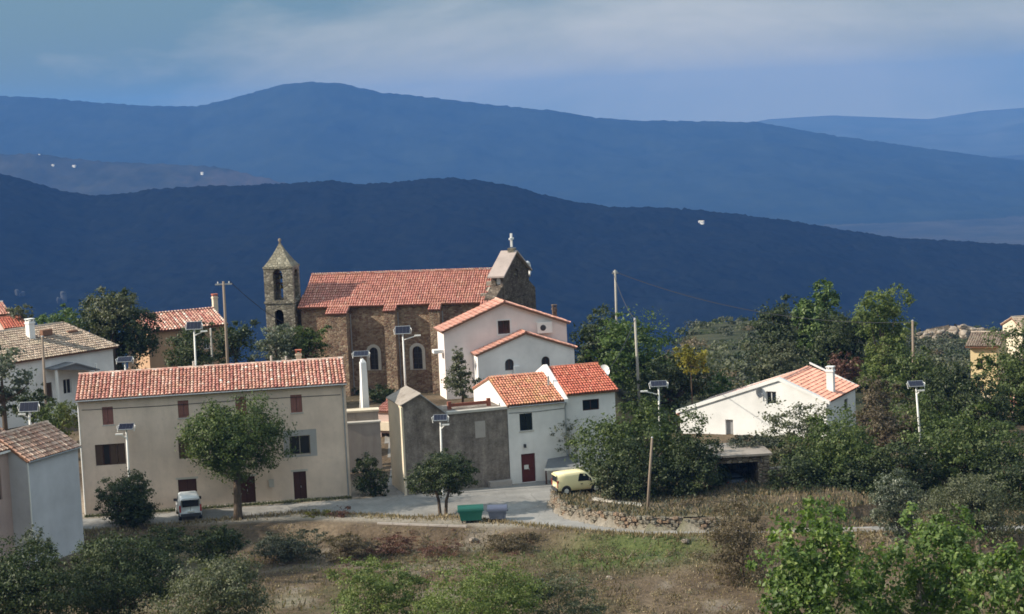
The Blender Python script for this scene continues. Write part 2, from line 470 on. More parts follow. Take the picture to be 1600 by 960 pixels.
class MB:
    def __init__(s):
        s.v = []; s.f = []
    def add(s, pts):
        i = len(s.v)
        s.v += [tuple(float(c) for c in p) for p in pts]
        return i
    def poly(s, *pts):
        i = s.add(pts); s.f.append(tuple(range(i, i + len(pts)))); return s
    def box(s, x0, y0, z0, x1, y1, z1):
        i = s.add([(x0, y0, z0), (x1, y0, z0), (x1, y1, z0), (x0, y1, z0), (x0, y0, z1), (x1, y0, z1), (x1, y1, z1), (x0, y1, z1)])
        for q in ((3, 2, 1, 0), (4, 5, 6, 7), (0, 1, 5, 4), (1, 2, 6, 5), (2, 3, 7, 6), (3, 0, 4, 7)):
            s.f.append(tuple(i + k for k in q))
        return s
    def prism(s, pts, d):
        """pts counter-clockwise seen from outside; extruded by d"""
        n = len(pts); d = np.asarray(d, float)
        i = s.add(pts); s.add([np.asarray(p) + d for p in pts])
        s.f.append(tuple(range(i, i + n))); s.f.append(tuple(range(i + 2 * n - 1, i + n - 1, -1)))
        for k in range(n):
            k2 = (k + 1) % n
            s.f.append((i + k, i + n + k, i + n + k2, i + k2))
        return s
    def tube(s, pts, rad, n=8, cap=True):
        pts = [np.asarray(p, float) for p in pts]
        rings = []
        for k, p in enumerate(pts):
            d = pts[min(k + 1, len(pts) - 1)] - pts[max(k - 1, 0)]
            d = d / (np.linalg.norm(d) + 1e-9)
            a = np.cross(d, [0, 0, 1.0]) if abs(d[2]) < 0.9 else np.cross(d, [1.0, 0, 0])
            a /= np.linalg.norm(a); b = np.cross(d, a)
            r = rad[k] if hasattr(rad, '__len__') else rad
            rings.append(s.add([p + a * r * math.cos(2 * math.pi * q / n) + b * r * math.sin(2 * math.pi * q / n) for q in range(n)]))
        for k in range(len(rings) - 1):
            for q in range(n):
                q2 = (q + 1) % n
                s.f.append((rings[k] + q, rings[k + 1] + q, rings[k + 1] + q2, rings[k] + q2))
        if cap:
            s.f.append(tuple(rings[0] + q for q in range(n))); s.f.append(tuple(rings[-1] + q for q in range(n - 1, -1, -1)))
        return s
    def panel(s, outer, holes, fmap, inward, t=0.22):
        """a flat wall face with real openings and their reveals; outer, holes in 2D, fmap to 3D"""
        loops = [outer] + list(holes)
        flat = [p for L in loops for p in L]
        tris = tessellate_polygon([[Vector((p[0], p[1], 0)) for p in L] for L in loops])
        i = s.add([fmap(*p) for p in flat])
        for tr in tris:
            a, b, c = (flat[k] for k in tr)
            if (b[0] - a[0]) * (c[1] - a[1]) - (b[1] - a[1]) * (c[0] - a[0]) < 0:
                tr = (tr[0], tr[2], tr[1])
            s.f.append(tuple(i + k for k in tr))
        inw = np.asarray(inward, float) * t
        for L in holes:
            n = len(L)
            j = s.add([fmap(*p) for p in L]); s.add([np.asarray(fmap(*p)) + inw for p in L])
            for k in range(n):
                k2 = (k + 1) % n
                s.f.append((j + k, j + k2, j + n + k2, j + n + k))
        return s
    def build(s, name, mat, parent=None, smooth=False):
        me = bpy.data.meshes.new(name)
        me.from_pydata(s.v, [], s.f); me.update()
        if smooth:
            me.polygons.foreach_set('use_smooth', np.ones(len(s.f), bool))
        me.materials.append(MATS[mat])
        return finish(bpy.data.objects.new(name, me), name, parent)

def rc(u0, w0, u1, w1):
    return [(u0, w0), (u1, w0), (u1, w1), (u0, w1)]
def arch(u0, w0, u1, w1, n=7):
    r = (u1 - u0) / 2; cx = (u0 + u1) / 2; zc = w1 - r
    return [(u0, w0), (u1, w0)] + [(cx + r * math.cos(math.pi * k / (n - 1)), zc + r * math.sin(math.pi * k / (n - 1))) for k in range(n)]

# ---- canal-tile roofs: every barrel is geometry, joined per slope because a tile is under 10 px
def in_poly(x, y, P):
    c = np.zeros(x.shape, bool); n = len(P)
    for i in range(n):
        x1, y1 = P[i]; x2, y2 = P[(i + 1) % n]
        if y1 == y2:
            continue
        k = ((y1 > y) != (y2 > y)) & (x < (x2 - x1) * (y - y1) / (y2 - y1) + x1)
        c ^= k
    return c
def tile_slope(parent, poly, mat, pitch=0.24, row=0.42, name='roof_tiles', contrast=1.0, thick=0.14):
    """poly: 3D corners, the first edge is the eave (left to right seen from outside)"""
    P = [np.asarray(p, float) for p in poly]
    U = P[1] - P[0]; U /= np.linalg.norm(U)
    N = np.zeros(3)
    for k in range(1, len(P) - 1):
        N = N + np.cross(P[k] - P[0], P[k + 1] - P[0])
    N /= np.linalg.norm(N)
    Vv = np.cross(N, U)
    P2 = [(float(np.dot(p - P[0], U)), float(np.dot(p - P[0], Vv))) for p in P]
    mb = MB(); mb.prism(P, -N * thick)
    slab = mb.build('roof_deck', 'roof_under', parent)
    us = [p[0] for p in P2]; vs = [p[1] for p in P2]
    nu = int((max(us) - min(us)) / pitch) + 1; nv = int((max(vs) - min(vs)) / row) + 1
    pu = (max(us) - min(us)) / nu
    iu, jv = np.meshgrid(np.arange(nu), np.arange(nv), indexing='ij')
    cu = min(us) + (iu.ravel() + 0.5) * pu; cv = (jv.ravel()) * row
    ok = in_poly(cu, cv + row * 0.4, P2)
    cu, cv = cu[ok], cv[ok]; ii = iu.ravel()[ok]; n = len(cu)
    if n == 0:
        return slab
    loc = np.random.default_rng(len(P2) + nu * 7 + nv)
    tint = np.clip(0.47 + contrast * (loc.normal(0, 0.10, n) + 0.30 * (loc.random(nu)[ii] - 0.5) + 0.22 * ((ii % 2) - 0.5) + (loc.random(n) > 0.97) * 0.35), 0, 1)
    cu = cu + loc.normal(0, 0.012, n); lift = 0.015 + loc.normal(0, 0.008, n)
    r = pu * 0.40
    S = 5
    ang = np.linspace(math.pi, 0, S)
    verts = np.zeros((n, 2 * S, 3))
    for e_, (dv, rr, up) in enumerate(((-0.05, 1.12, 0.045), (row + 0.03, 0.86, 0.0))):
        du = np.cos(ang)[None, :] * r * rr
        dn = np.sin(ang)[None, :] * r * rr * 0.85 + (up + lift)[:, None]
        verts[:, e_ * S:(e_ + 1) * S, :] = (P[0][None, None, :] + (cu[:, None] + du)[..., None] * U + (cv[:, None] + dv)[..., None] * Vv + dn[..., None] * N)
    F = []
    for k in range(S - 1):
        F.append([k, k + 1, S + k + 1, S + k])
    F.append([0, 1, 3, 4])          # the open end, closed dark by its own shade
    F = np.array(F)
    faces = (F[None] + (np.arange(n) * 2 * S)[:, None, None]).reshape(-1, 4)
    o = arr_mesh(name, verts.reshape(-1, 3), faces[:, ::-1], mat, parent, np.repeat(tint, len(F)))
    tag(o, kind='stuff')
    return o
def ridge_tiles(parent, segs, mat, r=0.13, step=0.4):
    V = []; Fc = []; T = []
    for a, b in segs:
        a = np.asarray(a, float); b = np.asarray(b, float)
        L = np.linalg.norm(b - a); d = (b - a) / L
        s = np.cross(d, [0, 0, 1.0]); s /= np.linalg.norm(s); up = np.cross(s, d)
        m = max(1, int(L / step))
        for k in range(m):
            i = len(V)
            for t, rr in ((k - 0.04, 1.1), (k + 1.04, 0.88)):
                p = a + d * (t * L / m)
                for q in range(5):
                    an = math.pi * q / 4
                    V.append(p + s * math.cos(an) * r * rr + up * (math.sin(an) * r * rr * 0.9 + 0.02))
            for q in range(4):
                Fc.append([i + q, i + q + 1, i + 5 + q + 1, i + 5 + q]); T.append(min(1, max(0, random.gauss(0.7, 0.2))))
    o = arr_mesh('ridge_tiles', np.array(V), np.array(Fc), mat, parent, T)
    tag(o, kind='stuff')
    return o

def window(parent, rect, v=0.0, frame='window_frame_white', pane='glass_dark', bars=1, depth=0.2, name='window'):
    """frame with a pane set into an opening"""
    u0, w0, u1, w1 = rect
    y = v + depth
    mb = MB(); t = 0.07
    mb.box(u0, y - 0.06, w0, u0 + t, y, w1).box(u1 - t, y - 0.06, w0, u1, y, w1)
    mb.box(u0 + t, y - 0.06, w0, u1 - t, y, w0 + t).box(u0 + t, y - 0.06, w1 - t, u1 - t, y, w1)
    for b in range(bars):
        c = u0 + (u1 - u0) * (b + 1) / (bars + 1)
        mb.box(c - 0.03, y - 0.055, w0 + t, c + 0.03, y - 0.002, w1 - t)
    fo = mb.build(name, frame, parent)
    MB().box(u0 - 0.01, y - 0.02, w0 - 0.01, u1 + 0.01, y + 0.03, w1 + 0.01).build('pane', pane, fo)
    return fo
def shutter(parent, rect, v=0.0, mat='shutter_paint', leaves=2, name='shutter', proud=0.02):
    u0, w0, u1, w1 = rect
    for k in range(leaves):
        a = u0 + (u1 - u0) * k / leaves + 0.012; b = u0 + (u1 - u0) * (k + 1) / leaves - 0.012
        mb = MB()
        mb.box(a, v + 0.04, w0 + 0.01, b, v + 0.09, w1 - 0.01)
        n = max(2, int((b - a) / 0.14))
        for q in range(n):
            c0 = a + (b - a) * q / n + 0.008; c1 = a + (b - a) * (q + 1) / n - 0.008
            mb.box(c0, v + 0.02, w0 + 0.015, c1, v + 0.045, w1 - 0.015)
        for z in (0.2, 0.8):
            zz = w0 + (w1 - w0) * z
            mb.box(a + 0.03, v + 0.0, zz - 0.05, b - 0.03, v + 0.022, zz + 0.05)
        mb.build(name, mat, parent)
def door(parent, rect, v=0.0, mat='dark_wood', depth=0.2, leaves=2, handle=True):
    u0, w0, u1, w1 = rect
    y = v + depth
    mb = MB()
    for k in range(leaves):
        a = u0 + (u1 - u0) * k / leaves + 0.01; b = u0 + (u1 - u0) * (k + 1) / leaves - 0.01
        mb.box(a, y - 0.05, w0, b, y, w1)
        mb.box(a + 0.1, y - 0.07, w0 + 0.15, b - 0.1, y - 0.048, w0 + (w1 - w0) * 0.42)
        mb.box(a + 0.1, y - 0.07, w0 + (w1 - w0) * 0.48, b - 0.1, y - 0.048, w1 - 0.15)
    d = mb.build('door', mat, parent)
    MB().box(u0 - 0.01, y + 0.0, w0 - 0.01, u1 + 0.01, y + 0.05, w1 + 0.01).build('door_back', 'dark_interior', d)
    if handle:
        MB().box((u0 + u1) / 2 + 0.05, y - 0.13, w0 + 0.95, (u0 + u1) / 2 + 0.09, y - 0.05, w0 + 1.1).build('handle', 'grey_metal', d)
    return d
def chimney(parent, u, v, w0, w1, s=0.5, mat='white_plaster', cap='terracotta'):
    mb = MB().box(u - s / 2, v - s / 2, w0, u + s / 2, v + s / 2, w1)
    mb.box(u - s / 2 - 0.06, v - s / 2 - 0.06, w1 - 0.22, u + s / 2 + 0.06, v + s / 2 + 0.06, w1 - 0.12)
    c = mb.build('chimney', mat, parent)
    mb = MB()
    for a in (-1, 1):
        for b in (-1, 1):
            mb.box(u + a * s * 0.4 - 0.05, v + b * s * 0.4 - 0.05, w1, u + a * s * 0.4 + 0.05, v + b * s * 0.4 + 0.05, w1 + 0.18)
    mb.box(u - s / 2 - 0.05, v - s / 2 - 0.05, w1 + 0.18, u + s / 2 + 0.05, v + s / 2 + 0.05, w1 + 0.25)
    mb.build('chimney_cap', cap, c)
    return c
fF = lambda v: (lambda u, w: (u, v, w))          # a plane facing the front

# ================================================================ the setting
def poly_xy(pix, z=0.0):
    return [GZ(px, py, z)[:2] for px, py in pix]
EDGE = sorted([tuple(p) for p in poly_xy([(-400, 870), (0, 838), (230, 828), (480, 818), (700, 826), (860, 832), (1010, 838), (1360, 836), (1700, 834), (2100, 832)])])
EX = np.array([p[0] for p in EDGE]); EY = np.array([p[1] for p in EDGE])
def edge_y(x):
    return np.interp(x, EX, EY)
# low stone wall that carries the parking place beside the yellow van
WALLPIX = [(866, 776), (864, 792), (884, 808), (935, 819), (985, 826), (1012, 829), (1062, 829), (1118, 829)]
WALLP = [GZ(px, py, 0.0) for px, py in WALLPIX]
PARK = poly_xy([(866, 776), (864, 792), (884, 808), (935, 819), (985, 826), (1012, 829), (1230, 829), (1400, 800), (1250, 765), (960, 752), (900, 757)])
def terr(x, y):
    x = np.asarray(x, float); y = np.asarray(y, float)
    az = x / np.maximum(y, 1.0)
    ye = edge_y(x)
    z = -0.75 * sstep(0.3, 1.6, ye - y)
    f = np.maximum(0, ye - y)
    z = z - 0.015 * np.minimum(f, 40)
    z = z + 0.0026 * np.maximum(0, 104 - y) ** 2
    z = z + 0.30 * fbm(x, y, 9.0, 4, 3) * sstep(0.5, 6, ye - y)
    left = 1 - sstep(0.050, 0.072, az)
    z = z + 2.7 * sstep(154.5, 166, y) * left
    z = z + 1.3 * left * sstep(158, 168, y) * sstep(-14, -8, x) * (1 - sstep(2, 8, x)) * (1 - sstep(172, 180, y))
    z = z - 0.066 * np.maximum(0, y - 168) * (1 - left)
    crest = 208 + 165 * sstep(0.068, 0.10, az)
    q = y - crest
    z = z - 0.42 * np.where(q > 40, q, np.log1p(np.exp(np.clip(q / 8, -30, 5))) * 8)
    z = z + 2.0 * fbm(x, y, 60, 4, 9) * sstep(190, 260, y)
    # rocky knoll at the far right
    z = z + 1.5 * np.exp(-(((x - 81) / 13.0) ** 2 + ((y - 345) / 30.0) ** 2))
    z = z - 5.0 * sstep(0.15, 0.21, az) * sstep(200, 300, y)
    return np.maximum(z, -352)
def park_mask(x, y):
    return in_poly(np.asarray(x, float), np.asarray(y, float), PARK)

def axis(lo, hi, dense, step, far):
    """coordinates with a fine stretch and growing steps outside it"""
    a = list(np.arange(dense[0], dense[1] + 1e-6, step))
    s = step; v = dense[1]
    while v < hi:
        s = min(s * 1.18, far); v += s; a.append(min(v, hi))
    s = step; v = dense[0]; pre = []
    while v > lo:
        s = min(s * 1.18, far); v -= s; pre.append(max(v, lo))
    return np.array(pre[::-1] + a)
def grid_faces(nx, ny):
    i, j = np.meshgrid(np.arange(nx - 1), np.arange(ny - 1), indexing='ij')
    a = (i * ny + j).ravel()
    return np.stack([a, a + ny, a + ny + 1, a + 1], 1)
gx = axis(-420, 460, (-46, 52), 0.55, 12); gy = axis(-40, 1250, (96, 172), 0.5, 14)
X, Y = np.meshgrid(gx, gy, indexing='ij')
Z = terr(X, Y) + np.where(park_mask(X.ravel(), Y.ravel()).reshape(X.shape), 0.85, 0.0)
px = 800 + 3000 * X / np.maximum(Y, 1)
ye = edge_y(X)
GA = GZ(850, 838, -0.9); GB = GZ(1130, 905, -1.2)
green = (np.exp(-(((X - (GA[0] + GB[0]) / 2) / 6.5) ** 2 + ((Y - 127.5 - 0.10 * (X - 8)) / 4.2) ** 2) ** 1.5)
         + 0.3 * sstep(0.1, 0.5, fbm(X, Y, 5.0, 3, 21)) * sstep(0, 3, ye - Y) + sstep(104, 92, Y))
green = np.clip(green, 0, 1) * (Y < 150)
inpark = park_mask(X.ravel(), Y.ravel()).reshape(X.shape)
gravel = sstep(0.5, 2.0, Y - ye) * (1 - sstep(150, 158, Y)) * (X < 14) * (X > -40) * (1 - 0.8 * inpark)
gravel = np.clip(gravel * 0.85 + 0.35 * sstep(0.3, 0.5, fbm(X, Y, 3.0, 3, 5)) * (Y < 140), 0, 1)
scrub = sstep(160, 190, Y)
scrub = scrub * np.where((X < 8) & (Y < 186), 0.35, 1.0)
ground = arr_mesh('ground', np.stack([X, Y, Z], -1).reshape(-1, 3), grid_faces(len(gx), len(gy)), 'ground_cover', None, None, True,
                  {'green': green.ravel(), 'gravel': gravel.ravel(), 'scrub': scrub.ravel()})
tag(ground, 'sloping village ground of dry grass, earth and gravel', 'ground', kind='structure')

def draped(name, poly, mat, dz, step=0.6):
    """a sheet over the ground inside a polygon: fine cells, kept where they lie inside"""
    P = [tuple(p[:2]) for p in poly]
    xs = np.arange(min(p[0] for p in P), max(p[0] for p in P) + step, step); ys = np.arange(min(p[1] for p in P), max(p[1] for p in P) + step, step)
    A, B = np.meshgrid(xs, ys, indexing='ij')
    F = grid_faces(len(xs), len(ys))
    c = np.stack([A, B], -1).reshape(-1, 2)
    m = c[F].mean(1)
    F = F[in_poly(m[:, 0], m[:, 1], P)]
    use = np.unique(F); re = np.full(len(c), -1); re[use] = np.arange(len(use))
    c = c[use]; F = re[F]
    return arr_mesh(name, np.column_stack([c, terr(c[:, 0], c[:, 1]) + dz]), F, mat, None, None, True)
ROADPIX = [(-200, 838), (130, 812), (400, 792), (560, 781), (600, 775), (612, 735), (598, 712), (618, 708), (650, 735), (668, 776), (720, 768), (800, 759), (852, 751), (868, 756), (858, 776), (858, 794), (880, 811), (935, 822), (985, 829), (1100, 829), (1360, 824), (1800, 820),
           (1800, 828), (1360, 832), (1010, 835), (900, 827), (800, 816), (700, 806), (650, 808), (560, 803), (470, 800), (380, 808), (200, 824), (-200, 856)]
road = draped('road', poly_xy(ROADPIX), 'road_surface', 0.03, 0.35)
tag(road, 'pale worn village road with a lane climbing to the church', 'road', kind='structure')
# kerb of pale stones along the lower side of the road
def kerb(name, pix, label, cat='kerb'):
    P = [GZ(a, b, 0.0) for a, b in pix]
    root = thing(name, label, cat, P[0])
    o = P[0]
    for a, b in zip(P[:-1], P[1:]):
        L = np.linalg.norm(b - a); n = max(1, int(L / 1.0)); d = (b - a) / L; s = np.array([-d[1], d[0], 0])
        for k in range(n):
            p = a + d * (L * k / n) - o; q = a + d * (L * (k + 0.97) / n) - o
            w = 0.08
            MB().prism([p - s * w + [0, 0, 0.13], q - s * w + [0, 0, 0.13], q + s * w + [0, 0, 0.13], p + s * w + [0, 0, 0.13]], (0, 0, -0.35)).build('kerb_stone', 'concrete_block', root)
kerb('kerb', [(590, 819), (640, 821), (700, 823), (730, 824)], 'pale stone kerb on the verge left of the green bin')
kerb('kerb', [(1240, 829), (1290, 828.5), (1362, 828)], 'bright white stone edging of the road behind the fig leaves')

# ---- hills: height fields with ridges surveyed at their true distances
HILLS = {}
def hill_z(name, x, y):
    xs, ys, h = HILLS[name]
    i = int(np.clip(np.searchsorted(xs, x), 0, len(xs) - 1)); j = int(np.clip(np.searchsorted(ys, y), 0, len(ys) - 1))
    return float(h[i, j])
def hill_hit(name, px_, py_):
    d = ray(px_, py_)
    ys = HILLS[name][1]
    for y in np.arange(ys[0], ys[-1], 4.0):
        p = CAM + d * (y / d[1])
        if p[2] <= hill_z(name, p[0], y):
            return p
    return p
def hill(name, mat, D, prof, y_front, y_back, floor, xs, ys, rough, label, seed, canopy=0.0, power=1.0):
    RX = []; RZ = []
    for a, b in prof:
        p = PY(a, b, D); RX.append(p[0]); RZ.append(p[2])
    A, B = np.meshgrid(xs, ys, indexing='ij')
    # ravines bend the ridge line coordinates a little on the slopes
    t = np.where(B < D, (B - y_front) / (D - y_front), (y_back - B) / (y_back - D))
    t = np.clip(t, 0, 1)
    xr = A * (1 + (D / np.maximum(B, 200) - 1) * 0.5)
    top = np.interp(xr, RX, RZ)
    h = floor + (top - floor) * t ** power
    off = 1 - np.exp(-((B - D) / (0.10 * (D - y_front))) ** 2)
    h = h + rough * (fbm(A + 0.25 * B, B, rough * 9, 5, seed)) * np.sin(np.pi * np.clip(t, 0, 1)) * 1.0
    h = h - rough * 0.9 * np.abs(fbm(A - 0.3 * B, B * 0.35, rough * 10, 3, seed + 5)) * off * t
    if canopy:
        h = h + canopy * (vnoise(A / 7.0, B / 7.0, seed + 40) + 0.7 * vnoise(A / 3.9, B / 3.9, seed + 41) + 0.8 * (rng.random(A.shape) - 0.5) - 0.6) * (t > 0.02)
    o = arr_mesh(name, np.stack([A, B, h], -1).reshape(-1, 3), grid_faces(len(xs), len(ys)), mat, None, None, False)
    tag(o, label, 'hill', kind='structure')
    HILLS[name] = (xs, ys, h)
    return o
NEAR = [(-900, 330), (-300, 300), (0, 272), (50, 285), (100, 300), (150, 306), (200, 303), (240, 296), (300, 292), (400, 289), (480, 286), (520, 282), (560, 289), (620, 285), (680, 279), (740, 281),
        (800, 291), (850, 305), (900, 317), (960, 324), (1050, 326), (1130, 333), (1230, 345), (1300, 357), (1400, 373), (1500, 378), (1600, 384), (2000, 400), (2600, 420)]
MID = [(-900, 250), (-300, 246), (0, 243), (60, 240), (120, 250), (200, 255), (280, 258), (340, 262), (420, 280), (520, 310), (700, 360), (900, 420)]
FAR = [(-1500, 210), (-600, 170), (0, 150), (60, 152), (150, 160), (250, 166), (310, 166), (345, 158), (400, 143), (440, 132), (490, 127), (530, 130), (600, 145), (680, 153), (760, 163), (860, 172), (930, 184),
       (1000, 189), (1060, 189), (1180, 191), (1230, 199), (1300, 212), (1400, 226), (1480, 237), (1550, 247), (1600, 253), (1900, 300), (2400, 330)]
FAINT = [(200, 300), (900, 255), (1050, 215), (1200, 186), (1300, 180), (1450, 186), (1530, 173), (1600, 168), (1750, 160), (2100, 175), (2600, 230), (3200, 260)]
hill('near_hill', 'near_forest_shaded', 2500.0, NEAR, 1150, 3600, -352, axis(-2400, 2400, (-760, 760), 3.6, 60), axis(1150, 3600, (1650, 2560), 5.2, 60), 26,
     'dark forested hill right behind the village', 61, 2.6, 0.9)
hill('middle_hill', 'mid_forest', 4600.0, MID, 3700, 5600, -360, axis(-3200, 600, (-1400, -200), 11, 80), axis(3700, 5600, (4000, 4700), 14, 80), 34,
     'brownish low hill with white houses at left', 71, 5.0)
hill('far_mountain', 'far_forest', 7200.0, FAR, 5300, 9500, -365, axis(-6500, 6000, (-2100, 2200), 15, 140), axis(5300, 9500, (5500, 7300), 26, 160), 46,
     'long blue mountain with a rounded summit', 81, 5.0)
hill('distant_mountain', 'distant_slopes', 12000.0, FAINT, 9700, 14200, -370, axis(-3500, 10500, (800, 4200), 50, 400), axis(9700, 14200, (10600, 12200), 60, 400), 60,
     'faint pale mountain fading at far right', 91)
vx = axis(-14000, 14000, (-3000, 4000), 60, 1200); vy = axis(-9000, 14300, (1000, 7000), 70, 1200)
A, B = np.meshgrid(vx, vy, indexing='ij')
valley = arr_mesh('valley', np.stack([A, B, -356 + 7 * fbm(A, B, 600, 4, 33)], -1).reshape(-1, 3), grid_faces(len(vx), len(vy)), 'valley_floor', None, None, True)
tag(valley, 'broad valley floor of woods and pale fields', 'valley', kind='structure')

# ---- haze: even air round the whole place
def make_haze():
    t = bpy.data.materials.new('haze_air'); t.use_nodes = True
    n, l = t.node_tree.nodes, t.node_tree.links
    n.clear()
    out = n.new('ShaderNodeOutputMaterial'); v = n.new('ShaderNodeVolumePrincipled')
    v.inputs['Color'].default_value = (0.075, 0.20, 0.545, 1)
    v.inputs['Density'].default_value = 1.5e-4
    v.inputs['Anisotropy'].default_value = 0.0
    v.inputs['Absorption Color'].default_value = (0.3, 0.3, 0.3, 1)
    l.new(v.outputs[0], out.inputs['Volume'])
    MATS['haze_air'] = t
    o = MB().box(-14500, -9500, -385, 14500, 14600, 185).build('haze', 'haze_air')
    tag(o, 'thin blue haze filling the air over the valley', 'haze', kind='stuff')
make_haze()

# ================================================================ buildings
def zt(p, dz=0.0):
    return float(terr(p[0], p[1])) + dz
def eave_house_walls(root, W, H, D, rise, holes, mat, base=-1.0, front_holes_t=0.22, name='wall', left_holes=(), rise_at=0.5):
    """walls of a house whose eave faces the front; gables at both ends"""
    mb = MB()
    mb.panel(rc(0, base, W, H), holes, fF(0.0), (0, 1, 0), front_holes_t)
    mb.poly((W, D, base), (0, D, base), (0, D, H), (W, D, H))
    gab = [(0, base), (D, base), (D, H), (D * rise_at, H + rise), (0, H)]
    mb.panel([(D - a, b) for a, b in gab], [[(D - a, b) for a, b in h] for h in left_holes], lambda a, b: (0, D - a, b), (1, 0, 0), front_holes_t)
    mb.panel(gab, [], lambda a, b: (W, a, b), (-1, 0, 0))
    return mb.build(name, mat, root)
def eave_roof(root, W, H, D, rise, over, mat, side=0.15, contrast=1.0, back=True, pitch=0.24):
    sl = rise / (D / 2)
    z0 = H - over * sl + 0.12; zr = H + rise + 0.12
    tile_slope(root, [(-side, -over, z0), (W + side, -over, z0), (W + side, D / 2, zr), (-side, D / 2, zr)], mat, contrast=contrast, pitch=pitch)
    if back:
        tile_slope(root, [(W + side, D + over, z0), (-side, D + over, z0), (-side, D / 2, zr), (W + side, D / 2, zr)], mat, contrast=contrast, pitch=pitch)
    ridge_tiles(root, [((-side, D / 2, zr + 0.03), (W + side, D / 2, zr + 0.03))], mat)
def gable_front_roof(root, ul, hl, ua, ha, ur, hr, v0, v1, mat, over=0.3, contrast=1.0, side=0.25):
    """ridge runs into depth; eaves left and right"""
    sl = (ha - hl) / (ua - ul); sr = (ha - hr) / (ur - ua)
    e = 0.12
    L0 = (ul - side, hl - side * sl + e); R0 = (ur + side, hr - side * sr + e)
    tile_slope(root, [(L0[0], v1 + 0.1, L0[1]), (L0[0], v0 - over, L0[1]), (ua, v0 - over, ha + e), (ua, v1 + 0.1, ha + e)], mat, contrast=contrast)
    tile_slope(root, [(R0[0], v0 - over, R0[1]), (R0[0], v1 + 0.1, R0[1]), (ua, v1 + 0.1, ha + e), (ua, v0 - over, ha + e)], mat, contrast=contrast)
    ridge_tiles(root, [((ua, v0 - over, ha + e + 0.03), (ua, v1 + 0.1, ha + e + 0.03))], mat)
def loc_of(f):
    return (f.o[0], f.o[1], f.o[2])

# ---- A: the long beige building
def long_house():
    pl = GZ(133, 806, 0); pr = GZ(549, 776, 0)
    f = Fr(pl, math.atan2(pr[1] - pl[1], pr[0] - pl[0])); W = math.hypot(*(pr - pl)[:2])
    H = (f.uv(200, 622)[1] + f.uv(500, 603)[1]) / 2 + 0.05
    root = thing('long_house', 'long beige three-storey house with red shutters and striped tile roof', 'house', loc_of(f), f.a)
    D = 8.2; rise = 1.30
    up = [f.rect(160, 636, 177, 664), f.rect(278, 626, 295, 653), f.rect(368, 620, 385, 649), f.rect(454, 617, 472, 645)]
    mid = [f.rect(149, 694, 196, 727), f.rect(279, 684, 300, 717), f.rect(452, 681, 485, 711)]
    low = [f.rect(279, 749, 308, 790), f.rect(371, 745, 399, 784), f.rect(459, 737, 479, 778)]
    low = [(a, 0.02 if k else 0.05, b, d) for k, (a, c, b, d) in enumerate(low)]
    holes = [rc(*r) for r in up + mid + low]
    eave_house_walls(root, W, H, D, rise, holes, 'beige_plaster', base=-0.9)
    eave_roof(root, W, H, D, rise, 0.30, 'tile_striped', side=0.12, contrast=1.1, pitch=0.28)
    for r in up:
        shutter(root, r, 0.03)
        MB().box(r[0] - 0.08, -0.05, r[1] - 0.09, r[2] + 0.08, 0.02, r[1] - 0.005).build('window_sill', 'concrete_pale', root)
    # wide opening with brown leaves
    r = mid[0]; w = (r[2] - r[0]) / 4
    for k in range(4):
        if k != 1:
            shutter(root, (r[0] + w * k, r[1], r[0] + w * (k + 1), r[3]), 0.08, 'brown_shutter', 1)
    window(root, (r[0] + w, r[1], r[0] + 2 * w, r[3]), 0.0, bars=0, frame='dark_wood')
    shutter(root, mid[1], 0.06, 'brown_shutter', 2)
    window(root, mid[2], 0.0, bars=1, frame='weathered_wood')
    r = mid[2]
    q = f.rect(443, 672, 495, 714)
    mb = MB()
    mb.panel(rc(q[0], q[1], q[2], q[3]), [rc(*r)], fF(-0.012), (0, 1, 0), 0.012)
    mb.build('window_surround', 'patch_render', root)
    for r in low:
        door(root, r, 0.0, 'dark_wood')
    for r in low:
        MB().box(r[0] - 0.15, -0.01, r[3] + 0.005, r[2] + 0.15, 0.05, r[3] + 0.16).build('lintel', 'concrete_pale', root)
    # gutter and pipe
    MB().tube([(-0.1, -0.38, H - 0.02), (W + 0.1, -0.38, H - 0.02)], 0.055, 6).build('gutter', 'zinc', root)
    MB().tube([(0.02, -0.30, H - 0.05), (0.05, -0.07, H - 0.5), (0.05, -0.07, 0.1)], 0.055, 8).build('downpipe', 'white_paint', root)
    chimney(root, W * 0.835, D * 0.55, H + rise - 0.2, H + rise + 0.75, 0.42, 'cream_plaster')
    for px_, hh in ((303, 0.30), (425, 0.35), (448, 0.25)):
        u = f.uv(px_, 580, D / 2)[0]
        MB().tube([(u, D / 2, H + rise), (u, D / 2, H + rise + 0.35 + hh)], 0.08, 8).build('vent_pipe', 'concrete_pale', root)
    MB().box(0.1, -0.35, -0.6, W - 0.1, -0.012, 0.10).build('plinth', 'concrete_block', root)
    MB().tube([(W - 0.25, -0.30, H - 0.05), (W - 0.22, -0.07, H - 0.45), (W - 0.22, -0.07, 0.1)], 0.05, 8).build('downpipe', 'zinc', root)
    MB().tube([(0.3, -0.03, H - 0.75), (W * 0.3, -0.03, H - 0.82), (W * 0.62, -0.03, H - 0.78), (W - 0.4, -0.03, H - 0.85)], 0.022, 5).build('cable', 'wire_black', root)
    MB().box(W * 0.69, -0.16, 1.2, W * 0.69 + 0.4, -0.004, 1.8).build('meter_box', 'concrete_pale', root)
    return f, W, H
fA, WA, HA = long_house()

